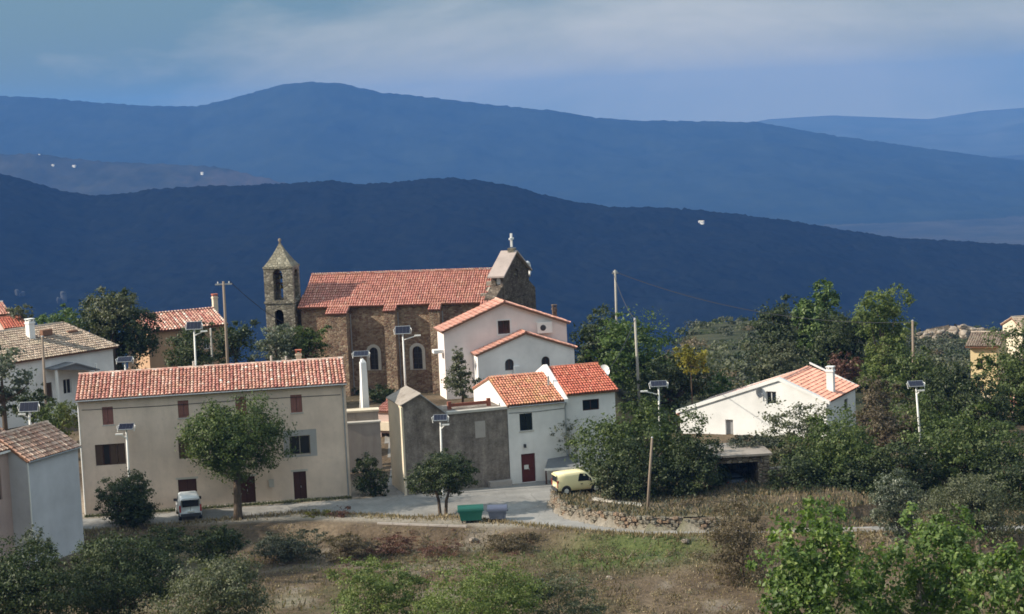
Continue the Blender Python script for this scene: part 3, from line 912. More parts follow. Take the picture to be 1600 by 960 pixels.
# ---- B: grey house at the left edge, two volumes
def grey_house():
    z0 = -1.2
    f = Fr.eave((42, 721), (121, 698), 136.5, z0)
    root = thing('grey_house', 'grey plastered house with brown tile roofs at the left edge', 'house', loc_of(f), f.a)
    W, H = f.W, f.H
    D = 5.2; rise = 1.55
    eave_house_walls(root, W, H, D, rise, [], 'grey_plaster', base=-1.0)
    eave_roof(root, W, H, D, rise, 0.22, 'tile_brown', side=0.12, contrast=1.3, pitch=0.27)
    MB().tube([(-0.05, -0.28, H - 0.05), (W + 0.05, -0.28, H - 0.05)], 0.05, 6).build('gutter', 'zinc', root)
    MB().tube([(-0.08, -0.12, H - 0.1), (-0.08, -0.12, -0.5)], 0.055, 8).build('downpipe', 'white_paint', root)
    # taller left volume, set back
    a = f.uv(-90, 690, 1.6); b = f.uv(30, 697, 1.6)
    u0, u1, h = a[0], b[0] + 0.3, f.uv(15, 702, 1.6)[1]
    mb = MB()
    win = [rc(*f.rect(-10, 726, 2, 783, 1.6))]
    mb.panel(rc(u0, -1, u1, h), win, fF(1.6), (0, 1, 0), 0.2)
    d2 = 7.2; r2 = 1.5
    g = [(1.6, -1), (d2, -1), (d2, h), ((1.6 + d2) / 2, h + r2), (1.6, h)]
    mb.panel(g, [], lambda p, w: (u1, p, w), (-1, 0, 0)); mb.panel(g, [], lambda p, w: (u0, p, w), (1, 0, 0))
    mb.poly((u1, d2, -1), (u0, d2, -1), (u0, d2, h), (u1, d2, h))
    mb.build('side_wall', 'rose_plaster', root)
    vm = (1.6 + d2) / 2; e = 0.12
    tile_slope(root, [(u0, 1.4, h + 0.06), (u1 + 0.15, 1.4, h + 0.06), (u1 + 0.15, vm, h + r2 + e), (u0, vm, h + r2 + e)], 'tile_brown', contrast=1.3, pitch=0.27)
    tile_slope(root, [(u1 + 0.15, d2 + 0.2, h + 0.06), (u0, d2 + 0.2, h + 0.06), (u0, vm, h + r2 + e), (u1 + 0.15, vm, h + r2 + e)], 'tile_brown', contrast=1.3, pitch=0.27)
    ridge_tiles(root, [((u0, vm, h + r2 + e + 0.03), (u1 + 0.15, vm, h + r2 + e + 0.03))], 'tile_brown')
    MB().box(u0, 1.25, h - 0.12, u1 + 0.1, 1.5, h + 0.0).build('fascia', 'white_paint', root)
    r = f.rect(-10, 726, 2, 783, 1.6)
    door(root, r, 1.6, 'dark_wood')
    # terrace with a low wall
    t0 = f.uv(-60, 800, 0.2)
    MB().box(t0[0], 0.0, -1.0, u1 - 0.9, 1.58, 0.55).build('terrace', 'rose_plaster', root)
    MB().tube([(t0[0], 0.06, 1.45), (u1 - 0.9, 0.06, 1.45)], 0.03, 6).build('railing', 'white_paint', root)
    n = int((u1 - 0.9 - t0[0]) / 0.5)
    for k in range(n + 1):
        u = t0[0] + (u1 - 0.9 - t0[0]) * k / n
        MB().tube([(u, 0.06, 0.55), (u, 0.06, 1.45)], 0.025, 6).build('railing_post', 'white_paint', root)
    p = f.uv(21, 652, vm); MB().tube([(u1 - 0.2, vm, h + r2), (u1 - 0.2, vm, h + r2 + 0.55)], 0.1, 8).build('vent_pipe', 'white_paint', root)
    return f
fB = grey_house()

# ---- C: hipped house behind it
def hip_house():
    z0 = 1.6
    f = Fr.eave((52, 562), (176, 543), 181.0, z0)
    root = thing('hipped_house', 'white house with weathered hipped roof and tall white chimney', 'house', loc_of(f), f.a)
    W, H = f.W, f.H
    D = 10.0
    ex = 9.0            # it runs on to the left behind the silvery leaves
    win = [rc(*f.rect(72, 598, 82, 628)), rc(*f.rect(99, 592, 112, 616))]
    mb = MB()
    mb.panel(rc(-ex, -1, W, H), win, fF(0), (0, 1, 0), 0.2)
    mb.poly((W, 0, -1), (W, D, -1), (W, D, H), (W, 0, H)).poly((-ex, D, -1), (-ex, 0, -1), (-ex, 0, H), (-ex, D, H)).poly((W, D, -1), (-ex, D, -1), (-ex, D, H), (W, D, H))
    mb.build('wall', 'white_plaster', root)
    o = 0.4; e = 0.1
    ra = f.uv(99, 505, D / 2)
    zr = ra[1]; r1 = min(ra[0], W - 1.0); r0 = -ex + D / 2
    z = H - 0.05 + e
    tile_slope(root, [(-ex - o, -o, z), (W + o, -o, z), (r1, D / 2, zr), (r0, D / 2, zr)], 'tile_grey', contrast=1.3)
    tile_slope(root, [(W + o, -o, z), (W + o, D + o, z), (r1, D / 2, zr)], 'tile_grey', contrast=1.3)
    tile_slope(root, [(W + o, D + o, z), (-ex - o, D + o, z), (r0, D / 2, zr), (r1, D / 2, zr)], 'tile_grey', contrast=1.3)
    tile_slope(root, [(-ex - o, D + o, z), (-ex - o, -o, z), (r0, D / 2, zr)], 'tile_grey', contrast=1.3)
    ridge_tiles(root, [((r0, D / 2, zr), (r1, D / 2, zr)), ((W + o, -o, z), (r1, D / 2, zr)), ((W + o, D + o, z), (r1, D / 2, zr)), ((-ex - o, -o, z), (r0, D / 2, zr)), ((-ex - o, D + o, z), (r0, D / 2, zr))], 'tile_grey', 0.15)
    shutter(root, f.rect(72, 598, 82, 628), 0.05, 'brown_shutter', 2); window(root, f.rect(99, 592, 112, 616), 0)
    c = f.uv(48, 527, 3.2)
    chimney(root, c[0], 3.2, c[1] - 0.4, f.uv(48, 502, 3.2)[1], 0.62, 'bright_white_plaster', 'bright_white_plaster')
    for (a, b) in ((72, 520), (112, 521)):
        s = f.uv(a, b, 3.2)
        MB().box(s[0] - 0.55, 2.95, s[1] - 0.25, s[0] + 0.55, 3.4, s[1] + 0.28).build('roof_vent', 'roof_under', root)
    # porch with a little gable roof
    g0 = f.uv(86, 577, -1.6); g1 = f.uv(156, 577, -1.6); ga = f.uv(119, 567, -1.6)
    mb = MB()
    for s_ in ((g0, ga), (ga, g1)):
        (u0, w0), (u1, w1) = s_
        mb.prism([(u0, -1.6, w0), (u1, -1.6, w1), (u1, 0.0, w1), (u0, 0.0, w0)], (0, 0, -0.12))
    mb.poly((g0[0] + 0.2, -1.5, g0[1] - 0.1), (g1[0] - 0.2, -1.5, g1[1] - 0.1), (ga[0], -1.5, ga[1] - 0.12))
    mb.build('porch_roof', 'slate_sheet', root)
    for u in (g0[0] + 0.25, g1[0] - 0.25):
        MB().box(u - 0.1, -1.5, -1, u + 0.1, -1.3, g0[1] - 0.1).build('porch_post', 'white_paint', root)
hip_house()

# ---- D: ochre house with a lit roof
def ochre_house():
    f = Fr.eave((231, 519), (352, 507), 199.0, 2.2)
    root = thing('ochre_house', 'ochre walled house with orange and white striped roof by the tall pole', 'house', loc_of(f), f.a)
    W, H, D = f.W, f.H, 7.6
    eave_house_walls(root, W, H, D, 1.25, [rc(*f.rect(318, 528, 328, 546))], 'orange_plaster')
    eave_roof(root, W, H, D, 1.25, 0.35, 'tile_striped', side=0.2, contrast=1.5, pitch=0.34)
    window(root, f.rect(318, 528, 328, 546))
    c = f.uv(336, 476, D * 0.6)
    chimney(root, c[0], D * 0.6, H + 0.9, f.uv(336, 463, D * 0.6)[1], 0.5, 'cream_plaster')
    return f
ochre_house()
def far_left_house():
    f = Fr.eave((-40, 496), (14, 491), 212.0, 1.5)
    root = thing('small_house', 'small orange-roofed house peeping in at the far left edge', 'house', loc_of(f), f.a)
    eave_house_walls(root, f.W, f.H, 6, 1.0, [], 'orange_plaster'); eave_roof(root, f.W, f.H, 6, 1.0, 0.3, 'tile_striped', pitch=0.3)
    f = Fr.eave((8, 514), (40, 511), 204.0, 1.5)
    root = thing('small_house', 'low house with red roof behind the white chimney', 'house', loc_of(f), f.a)
    eave_house_walls(root, f.W, f.H, 5, 0.8, [], 'rose_plaster'); eave_roof(root, f.W, f.H, 5, 0.8, 0.3, 'tile_red', pitch=0.3)
far_left_house()

# ---- E: the church
def church():
    a = math.radians(-9.0)
    z0 = 2.3
    pe = PY(470, 481, 185.5)
    f = Fr((pe[0], pe[1], z0), a)
    root = thing('church', 'old stone church with red tile roof, bell tower and gabled front', 'church', loc_of(f), a)
    W = f.uv(776, 466)[0]
    H = (f.uv(480, 481)[1] + f.uv(690, 470)[1]) / 2
    D = 9.0
    zr = (f.uv(500, 433, D / 2)[1] + f.uv(760, 422, D / 2)[1]) / 2
    rise = zr - H
    wins = [f.rect(578, 543, 591, 578), f.rect(645, 541, 660, 577)]
    holes = [arch(*w) for w in wins]
    eave_house_walls(root, W, H, D, rise, holes, 'church_stone', base=-1.2, front_holes_t=0.35, name='nave_wall')
    ov = 0.45; sl = rise / (D / 2); e = 0.12
    z_e = H - ov * sl + e
    tile_slope(root, [(-0.2, -ov, z_e), (W - 0.35, -ov, z_e), (W - 0.35, D / 2, zr + e), (0.1, D / 2, zr + e)], 'tile_church', contrast=0.9)
    tile_slope(root, [(W - 0.35, D + ov, z_e), (-0.2, D + ov, z_e), (0.1, D / 2, zr + e), (W - 0.35, D / 2, zr + e)], 'tile_church', contrast=0.9)
    ridge_tiles(root, [((0.1, D / 2, zr + e + 0.03), (W - 0.35, D / 2, zr + e + 0.03))], 'tile_striped', 0.15)
    # cornice under the eave
    MB().box(0, -0.16, H - 0.34, W - 0.4, -0.002, H - 0.14).build('cornice', 'tower_stone', root)
    for w in wins:
        u0, w0, u1, w1 = w
        mb = MB()
        out = arch(u0 - 0.3, w0 - 0.05, u1 + 0.3, w1 + 0.3, 9)
        mb.panel(out, [arch(u0, w0, u1, w1, 9)], fF(-0.05), (0, 1, 0), 0.05)
        n = len(out)
        for k in range(n):
            p, q = out[k], out[(k + 1) % n]
            mb.poly((p[0], -0.05, p[1]), (q[0], -0.05, q[1]), (q[0], 0.01, q[1]), (p[0], 0.01, p[1]))
        s = mb.build('window', 'concrete_pale', root)
        pm = MB(); pm.panel(arch(u0 - 0.02, w0 - 0.02, u1 + 0.02, w1 + 0.02, 9), [], fF(0.3), (0, 1, 0)); pm.build('pane', 'glass_dark', s)
        bm_ = MB()
        uc = (u0 + u1) / 2
        bm_.box(uc - 0.03, 0.25, w0, uc + 0.03, 0.29, w1 - 0.02)
        for k in range(1, 4):
            zz = w0 + (w1 - w0) * k / 4.4
            bm_.box(u0, 0.255, zz - 0.02, u1, 0.285, zz + 0.02)
        bm_.build('glazing_bar', 'car_trim', s)
    # buttresses under their own bits of tile
    for (x0, x1, out) in ((511, 542, 1.8), (601, 618, 1.45), (672, 688, 1.45), (752, 770, 1.45)):
        u0 = f.uv(x0, 520, -out)[0]; u1 = f.uv(x1, 520, -out)[0]
        top = H - 0.6 if x0 != 511 else H - 0.7
        mb = MB()
        mb.prism([(u0, -out, -1.2), (u1, -out, -1.2), (u1, -out, top), (u0, -out, top)], (0, out + 0.05, 0))
        b = mb.build('buttress', 'church_stone', root)
        tile_slope(b, [(u0 - 0.1, -out - 0.1, top + 0.03), (u1 + 0.1, -out - 0.1, top + 0.03), (u1 + 0.1, -ov + 0.1, H - 0.03), (u0 - 0.1, -ov + 0.1, H - 0.03)], 'tile_church', name='buttress_tiles')
        MB().tube([(u1 + 0.06, -0.3, top - 0.2), (u1 + 0.06, -0.3, 0)], 0.05, 6).build('rain_pipe', 'zinc', b)
    # bell tower at the left end
    tl = f.uv(413, 450, -0.6)[0]; tr = f.uv(458, 450, -0.6)[0]
    td0, td1 = -0.6, 2.0
    zc = f.uv(436, 473, -0.6)[1]; zt_ = f.uv(436, 421, -0.6)[1]; zs = f.uv(436, 380, 0.7)[1]
    op = f.rect(427, 421, 442, 470, -0.6); op2 = f.rect(430, 484, 444, 530, -0.6)
    zt2 = zt_ + 0.15
    mb = MB()
    mb.panel(rc(tl, -1.2, tr, zt2), [arch(*op), arch(*op2)], fF(td0), (0, 1, 0), td1 - td0 - 0.0)
    mb.panel(rc(tl, -1.2, tr, zt2), [arch(*op)], fF(td1), (0, -1, 0), 0.02)
    so = arch(0.55 + td0, op[1], td1 - 0.55, op[3] - 0.1)
    mb.panel(rc(td0, -1.2, td1, zt2), [so], lambda v, w: (tr, v, w), (-1, 0, 0), 0.45)
    mb.panel(rc(td0, -1.2, td1, zt2), [so], lambda v, w: (tl, v, w), (1, 0, 0), 0.45)
    tower = mb.build('bell_tower', 'tower_stone', root)
    pm = MB().box(op2[0] - 0.05, td0 + 0.5, op2[1] - 0.05, op2[2] + 0.05, td0 + 0.6, op2[3] + 0.02); pm.build('tower_opening', 'dark_interior', tower)
    mb = MB()
    mb.box(tl - 0.1, td0 - 0.1, zc - 0.09, tr + 0.1, td0 - 0.002, zc + 0.12).box(tr + 0.002, td0 - 0.1, zc - 0.09, tr + 0.1, td1 + 0.1, zc + 0.12).box(tl - 0.1, td0 - 0.1, zc - 0.09, tl - 0.002, td1 + 0.1, zc + 0.12)
    mb.build('tower_cornice', 'tower_stone', tower)
    mb = MB()
    mb.box(tl - 0.05, td0 - 0.05, zt2 - 0.10, tr + 0.05, td1 + 0.05, zt2 + 0.1)
    mb.build('tower_cap', 'spire_stone', tower)
    # hood over the arch and the spire with a slight flare
    cu, cv = (tl + tr) / 2, (td0 + td1) / 2
    hw, hd = (tr - tl) / 2 - 0.02, (td1 - td0) / 2 - 0.02
    lev = [(1.0, 0.0), (0.72, 0.24), (0.46, 0.50), (0.23, 0.76), (0.05, 1.0)]
    mb = MB(); rings = []
    zb = zt2 + 0.1
    for s_, t_ in lev:
        z = zb + (zs - zb) * t_
        rings.append(mb.add([(cu - hw * s_, cv - hd * s_, z), (cu + hw * s_, cv - hd * s_, z), (cu + hw * s_, cv + hd * s_, z), (cu - hw * s_, cv + hd * s_, z)]))
    for r0, r1 in zip(rings[:-1], rings[1:]):
        for k in range(4):
            mb.f.append((r0 + k, r0 + (k + 1) % 4, r1 + (k + 1) % 4, r1 + k))
    mb.f.append(tuple(rings[-1] + k for k in range(4)))
    mb.f.append(tuple(rings[0] + k for k in (3, 2, 1, 0)))
    mb.build('spire', 'spire_stone', tower)
    mb = MB().tube([(cu, cv, zs - 0.1), (cu, cv, zs + 0.12), (cu, cv, zs + 0.26), (cu, cv, zs + 0.4), (cu, cv, zs + 0.48)], [0.1, 0.09, 0.17, 0.13, 0.02], 8)
    mb.build('finial', 'granite', tower, True)
    # bells hung in the opening
    uc = (op[0] + op[2]) / 2
    for zz in (op[3] - 1.0, op[1] + 1.1):
        prof = [(0.10, 0.42), (0.17, 0.36), (0.2, 0.2), (0.26, 0.06), (0.31, 0.0)]
        MB().tube([(uc, 0.3, zz + h_) for r_, h_ in prof], [r_ for r_, h_ in prof], 12).build('bell', 'bell_bronze', tower, True)
        MB().tube([(op[0] - 0.05, 0.3, zz + 0.5), (op[2] + 0.05, 0.3, zz + 0.5)], 0.07, 6).build('bell_beam', 'dark_wood', tower)
    # gabled front at the right end and its roofed bell-cote
    th = 0.75
    fu0, fu1 = W - 0.35, W + th
    zf = f.uv(799, 394, D / 2)[1]
    hv = 3.1
    ze = f.uv(780, 431, D / 2 - hv)[1]
    H2 = H + 0.25
    gab = [(-0.3, -1.2), (D + 0.3, -1.2), (D + 0.3, H2), (D / 2, H2 + rise + 0.35), (-0.3, H2)]
    dr = arch(D / 2 - 0.9, -0.2, D / 2 + 0.9, 3.0)
    mb = MB()
    mb.panel(gab, [dr], lambda v, w: (fu1, v, w), (-1, 0, 0), 0.5)
    mb.panel(gab, [], lambda v, w: (fu0, v, w), (1, 0, 0), 0.0)
    for k in range(len(gab)):
        p, q = gab[k], gab[(k + 1) % len(gab)]
        mb.poly((fu0, p[0], p[1]), (fu0, q[0], q[1]), (fu1, q[0], q[1]), (fu1, p[0], p[1]))
    front = mb.build('front_gable', 'shaded_facade_stone', root)
    MB().box(fu1 - 0.5, D / 2 - 0.9, -0.2, fu1 - 0.42, D / 2 + 0.9, 3.0).build('church_door', 'dark_wood', front)
    b0, b1 = fu0 + 0.05, fu1 + 0.1
    cot = [(D / 2 - hv, H2 - 0.4), (D / 2 + hv, H2 - 0.4), (D / 2 + hv, ze), (D / 2, zf - 0.1), (D / 2 - hv, ze)]
    niche = arch(D / 2 - 0.6, H2 + rise * 0.55, D / 2 + 0.6, ze + 0.35)
    sid = arch(b0 + 0.42, ze - 1.5, b0 + 0.92, ze - 0.2)
    mb = MB()
    mb.panel(cot, [niche], lambda v, w: (b1, v, w), (-1, 0, 0), b1 - b0)
    mb.panel(cot, [niche], lambda v, w: (b0, v, w), (1, 0, 0), 0.02)
    mb.panel(rc(b0, H2 - 0.4, b1, ze), [sid], lambda u, w: (u, D / 2 - hv, w), (0, 1, 0), 0.5)
    mb.panel(rc(b0, H2 - 0.4, b1, ze), [sid], lambda u, w: (u, D / 2 + hv, w), (0, -1, 0), 0.5)
    mb.build('bell_cote', 'shaded_facade_stone', front)
    MB().box(sid[0][0] - 0.05, D / 2 - hv + 0.25, sid[0][1] - 0.05, sid[1][0] + 0.05, D / 2 - hv + 0.32, ze - 0.15).build('opening_panel', 'white_plaster', front)  # white panel added for the bright view through the side opening
    for s_ in (1, -1):
        v0_ = D / 2 - s_ * (hv + 0.3); w0_ = ze - 0.3 * (zf - ze) / hv
        pts = [(b0 - 0.22, v0_, w0_), (b1 + 0.25, v0_, w0_), (b1 + 0.25, D / 2, zf), (b0 - 0.22, D / 2, zf)]
        MB().prism(pts, (0, 0, 0.16)).build('coping', 'pink_stone', front)
    MB().tube([(fu1 - 0.3, D / 2, niche[0][1] + h_) for h_ in (1.05, 0.95, 0.7, 0.45, 0.35)], [0.1, 0.2, 0.25, 0.36, 0.42], 12).build('bell', 'bell_bronze', front, True)
    # curled volute stones on the shoulders
    for v in (D / 2 + hv + 0.55,):
        pts = []; rr = []
        for k in range(9):
            t_ = k / 8 * 4.2
            pts.append((fu1 - 0.2, v + math.cos(t_) * 0.5 * (1 if v < D / 2 else -1), H2 + rise * 0.75 + math.sin(t_) * 0.75)); rr.append(0.2 - 0.012 * k)
        MB().tube(pts, rr, 8).build('volute', 'white_plaster', front, True)
    for k in range(5):
        z = H + 0.25 + k * 0.5
        MB().box(fu0 - 0.62 + 0.25 * (k % 2), 0.3 + k * 0.75, z, fu0 - 0.002, 0.85 + k * 0.75, z + 0.42).build('quoin_stone', 'granite', front)
    cz = f.uv(797, 365, D / 2)[1]
    uc = f.uv(797, 380, D / 2)[0]
    uc = min(max(uc, fu0 + 0.2), fu1 - 0.2)
    MB().box(uc - 0.3, D / 2 - 0.3, zf - 0.02, uc + 0.3, D / 2 + 0.3, zf + 0.4).build('cross_base', 'tower_stone', front)
    mb = MB()
    mb.box(uc - 0.09, D / 2 - 0.09, zf + 0.5, uc + 0.09, D / 2 + 0.09, cz)
    mb.box(uc - 0.085, D / 2 - 0.42, cz - 0.62, uc + 0.085, D / 2 + 0.42, cz - 0.42)
    mb.build('cross', 'bright_white_plaster', front)
    # the front is not square to the nave: it is turned a little towards the square
    for ob in [front] + list(front.children):
        for vtx in ob.data.vertices:
            vtx.co.x += (vtx.co.y - D / 2 + 1.6) * 0.26
        ob.data.update()
    return f, W, H
fE, WE, HE = church()

# ---- F: white double-gabled house
def gable_house():
    z0 = 2.2
    f = Fr.eave((693, 519), (885, 505), 171.5, z0)
    root = thing('double_gabled_house', 'pinkish white house with two stepped gables in front of the church', 'house', loc_of(f), f.a)
    W, H = f.W, f.H
    ua, ha = f.uv(787, 474)
    ha = max(ha, H + 1.2)
    D = 2.9
    w1 = f.rect(778, 501, 797, 522)
    mb = MB()
    gp = [(0, -1.5), (W, -1.5), (W, H), (ua, ha), (0, H)]
    mb.panel(gp, [rc(*w1)], fF(0), (0, 1, 0), 0.22)
    mb.panel([(W - a, b) for a, b in gp], [], lambda a, b: (W - a, D, b), (0, -1, 0))
    mb.poly((0, D, -1.5), (0, 0, -1.5), (0, 0, H), (0, D, H)).poly((W, 0, -1.5), (W, D, -1.5), (W, D, H), (W, 0, H))
    mb.build('wall', 'pink_white_plaster', root)
    gable_front_roof(root, 0, H, ua, ha, W, H, 0, D, 'tile_salmon')
    def surround(r, v, t=0.13):
        mb = MB(); mb.panel(rc(r[0] - t, r[1] - t, r[2] + t, r[3] + t), [rc(*r)], fF(v - 0.02), (0, 1, 0), 0.02); mb.build('window_surround', 'bright_white_plaster', root)
    surround(w1, 0); window(root, w1, 0, frame='dark_wood')
    # front wing
    v0 = -1.7
    ul, hl = f.uv(746, 557, v0); ur, hr = f.uv(897, 543, v0); u2, h2 = f.uv(821, 522, v0)
    hl = hr = (hl + hr) / 2
    wa = [f.rect(789, 561, 803, 579, v0), f.rect(846, 557, 859, 575, v0)]
    gp = [(ul, -1.5), (ur, -1.5), (ur, hr), (u2, h2), (ul, hl)]
    mb = MB()
    mb.panel(gp, [arch(*r, 7) for r in wa], fF(v0), (0, 1, 0), 0.22)
    mb.poly((ul, 0, -1.5), (ul, v0, -1.5), (ul, v0, hl), (ul, 0, hl)).poly((ur, v0, -1.5), (ur, 0, -1.5), (ur, 0, hr), (ur, v0, hr))
    mb.build('front_wing', 'white_plaster', root)
    gable_front_roof(root, ul, hl, u2, h2, ur, hr, v0, -0.12, 'tile_salmon', over=0.15, side=0.2)
    for r in wa:
        window(root, r, v0, frame='dark_wood')
        mb = MB(); t = 0.13
        mb.panel(arch(r[0] - t, r[1] - 0.02, r[2] + t, r[3] + t, 7), [arch(*r, 7)], fF(v0 - 0.02), (0, 1, 0), 0.02); mb.build('window_surround', 'bright_white_plaster', root)
    # air conditioner on its bracket
    q = f.rect(838, 503, 861, 520, 0)
    ac = MB().box(q[0], -0.42, q[1], q[2], -0.02, q[3]).build('air_conditioner', 'white_paint', root)
    cu, cw = (q[0] * 0.62 + q[2] * 0.38), (q[1] + q[3]) / 2
    MB().tube([(cu, -0.44, cw), (cu, -0.425, cw)], [0.27, 0.27], 16).build('fan_grille', 'car_trim', ac)
    # balcony lamp, low flue and chimney
    p = f.uv(878, 478, 3.0)
    chimney(root, W - 0.5, 2.2, H - 0.3, p[1], 0.36, 'shaded_facade_stone', 'shaded_facade_stone')
    MB().box(-0.9, 0.3, f.uv(688, 550)[1] - 0.18, -0.002, 1.2, f.uv(688, 550)[1] + 0.12).build('side_canopy', 'bright_white_plaster', root)
    q = f.rect(803, 572, 812, 590, v0 - 0.25)
    MB().box(q[0], v0 - 0.45, q[1] - 0.6, q[2], v0 - 0.004, q[3]).build('meter_box', 'bright_white_plaster', root)
    return f
fF_ = gable_house()

# ---- G: white row house with two roofs, H: stained concrete building beside it
def row_house():
    z0 = 0.0
    f = Fr.eave((797, 635), (882, 627), 156.0, z0)
    a = math.radians(17.0)
    c = GZ(798, 757, 0.0)
    f = Fr((c[0], c[1], 0), a)
    root = thing('row_house', 'white row house with lichened and red roofs and a dark red door', 'house', loc_of(f), a)
    H = f.uv(797, 634)[1]; W1 = f.uv(883, 626)[0]; W2 = f.uv(962, 604)[0]
    H2 = f.uv(884, 618)[1]
    D = 9.5
    ra = f.uv(757, 594, D / 2); rise = ra[1] - H
    wn1 = f.rect(812, 646, 832, 673); d1 = f.rect(815, 709, 837, 753); wn2 = f.rect(912, 625, 938, 642)
    d1 = (d1[0], 0.02, d1[2], d1[3])
    mb = MB()
    mb.panel(rc(0, -1, W1, H), [rc(*wn1), rc(*d1)], fF(0), (0, 1, 0), 0.22)
    g = [(0, -1), (D, -1), (D, H), (D / 2, H + rise), (0, H)]
    mb.panel([(D - p, q) for p, q in g], [], lambda p, q: (0, D - p, q), (1, 0, 0))
    mb.poly((W1, D, -1), (0, D, -1), (0, D, H), (W1, D, H))
    mb.build('wall', 'white_plaster', root)
    mb = MB()
    rise2 = f.uv(838, 579, D / 2)[1] - H2
    mb.panel(rc(W1 + 0.002, -1, W2, H2), [rc(*wn2)], fF(0.25), (0, 1, 0), 0.22)
    g2 = [(0.25, -1), (D, -1), (D, H2), (D / 2, H2 + rise2), (0.25, H2)]
    mb.panel(g2, [], lambda p, q: (W2, p, q), (-1, 0, 0)); mb.panel(g2, [], lambda p, q: (W1 + 0.01, p, q), (1, 0, 0))
    mb.poly((W2, D, -1), (W1, D, -1), (W1, D, H2), (W2, D, H2))
    mb.build('right_wall', 'white_plaster', root)
    e = 0.12; s = rise / (D / 2)
    tile_slope(root, [(-0.05, -0.25, H - 0.25 * s + e), (W1 - 0.16, -0.25, H - 0.25 * s + e), (W1 - 0.16, D / 2, H + rise + e), (-0.05, D / 2, H + rise + e)], 'tile_lichen')
    tile_slope(root, [(W1, D + 0.2, H + e), (-0.05, D + 0.2, H + e), (-0.05, D / 2, H + rise + e), (W1, D / 2, H + rise + e)], 'tile_lichen')
    ridge_tiles(root, [((-0.05, D / 2, H + rise + e), (W1 - 0.16, D / 2, H + rise + e))], 'tile_lichen')
    s2 = rise2 / (D / 2 - 0.25)
    tile_slope(root, [(W1 + 0.16, 0.0, H2 - 0.25 * s2 + e), (W2 + 0.25, 0.0, H2 - 0.25 * s2 + e), (W2 + 0.25, D / 2, H2 + rise2 + e), (W1 + 0.16, D / 2, H2 + rise2 + e)], 'tile_red')
    tile_slope(root, [(W2 + 0.25, D + 0.2, H2 + e), (W1 + 0.16, D + 0.2, H2 + e), (W1 + 0.16, D / 2, H2 + rise2 + e), (W2 + 0.25, D / 2, H2 + rise2 + e)], 'tile_red')
    ridge_tiles(root, [((W1 + 0.16, D / 2, H2 + rise2 + e), (W2 + 0.25, D / 2, H2 + rise2 + e))], 'tile_red')
    # firewall parapet between the roofs
    q = [(-0.32, H - 0.1), (-0.32, H + 0.15), (D / 2, max(H + rise, H2 + rise2) + 0.42), (D + 0.2, H + 0.4), (D + 0.2, H)]
    mb = MB(); pts = [(W1 - 0.16, v, w) for v, w in q]
    mb.prism(pts, (0.32, 0, 0)); mb.build('parapet', 'white_plaster', root)
    shutter(root, wn1, 0.06, 'glass_dark', 2)
    door(root, d1, 0.0, 'red_door_paint', leaves=1, handle=True)
    MB().box(d1[0] + 0.25, 0.11, 1.05, d1[0] + 0.62, 0.125, 1.4).build('door_notice', 'plate_white', root)
    window(root, wn2, 0.25, frame='dark_wood')
    # flue and a brick-red stack on the gable
    p = f.uv(857, 597, 2.4)
    MB().tube([(p[0], 2.4, p[1] - 0.6), (p[0], 2.4, f.uv(857, 588, 2.4)[1])], 0.09, 8).build('flue', 'grey_metal', root)
    p = f.uv(833, 552 + 26, D / 2)
    MB().tube([(0.1, -0.3, H - 0.1), (W1, -0.3, H - 0.1)], 0.05, 6).build('gutter', 'zinc', root)
    MB().tube([(W1 - 0.05, -0.3, H - 0.15), (W1 - 0.05, -0.07, H - 0.5), (W1 - 0.05, -0.07, 0.1)], 0.05, 8).build('downpipe', 'zinc', root)
    MB().tube([(0.1, -0.03, H - 0.6), (W1 * 0.5, -0.03, H - 0.68), (W1 - 0.1, -0.03, H - 0.62)], 0.02, 5).build('cable', 'wire_black', root)
    MB().box(wn1[0] - 0.08, -0.06, wn1[1] - 0.1, wn1[2] + 0.08, 0.03, wn1[1] - 0.005).build('window_sill', 'concrete_pale', root)
    L = f.uv(818, 697)
    MB().box(L[0], -0.25, L[1] - 0.12, L[0] + 0.16, -0.004, L[1] + 0.14).build('wall_lantern', 'car_trim', root)

    # ---- H
    uL = f.uv(634, 760)[0]; uM = f.uv(701, 700)[0]
    hr_ = (f.uv(705, 646)[1] + f.uv(790, 640)[1]) / 2
    root2 = thing('concrete_building', 'stained grey concrete building with half gable beside the white row house', 'building', (f.o[0], f.o[1], 0.0), a)
    D2 = 4.6
    up, wp = f.uv(657, 616); hl_ = f.uv(635, 634)[1]
    mb = MB()
    gp = [(uL, -1), (-0.06, -1), (-0.06, hr_), (uM, hr_), (up, wp), (uL, hl_)]
    mb.panel(gp, [], fF(-0.05), (0, 1, 0))
    mb.panel(gp, [], fF(D2), (0, -1, 0))
    mb.poly((-0.06, -0.05, hr_), (-0.06, D2, hr_), (uM, D2, hr_), (uM, -0.05, hr_))
    mb.poly((up, -0.05, wp), (up, D2, wp), (uL, D2, hl_), (uL, -0.05, hl_)).poly((uM, -0.05, hr_), (uM, D2, hr_), (up, D2, wp), (up, -0.05, wp))
    mb.build('wall', 'weathered_masonry', root2)
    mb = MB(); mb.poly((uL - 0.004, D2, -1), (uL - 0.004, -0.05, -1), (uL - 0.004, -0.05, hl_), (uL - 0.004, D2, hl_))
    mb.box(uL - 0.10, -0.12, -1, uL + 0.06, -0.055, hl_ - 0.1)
    mb.build('lit_side_wall', 'cream_plaster', root2)  # pale plaster puts sunlight into this side and its corner strip
    dvec = np.array([uM - up, 0, hr_ - wp]); 
    MB().prism([(up - 0.1, -0.3, wp + 0.06), (uM, -0.3, hr_ + 0.06), (uM, D2, hr_ + 0.06), (up - 0.1, D2, wp + 0.06)], (0, 0, -0.08)).build('roof_sheet', 'zinc', root2)
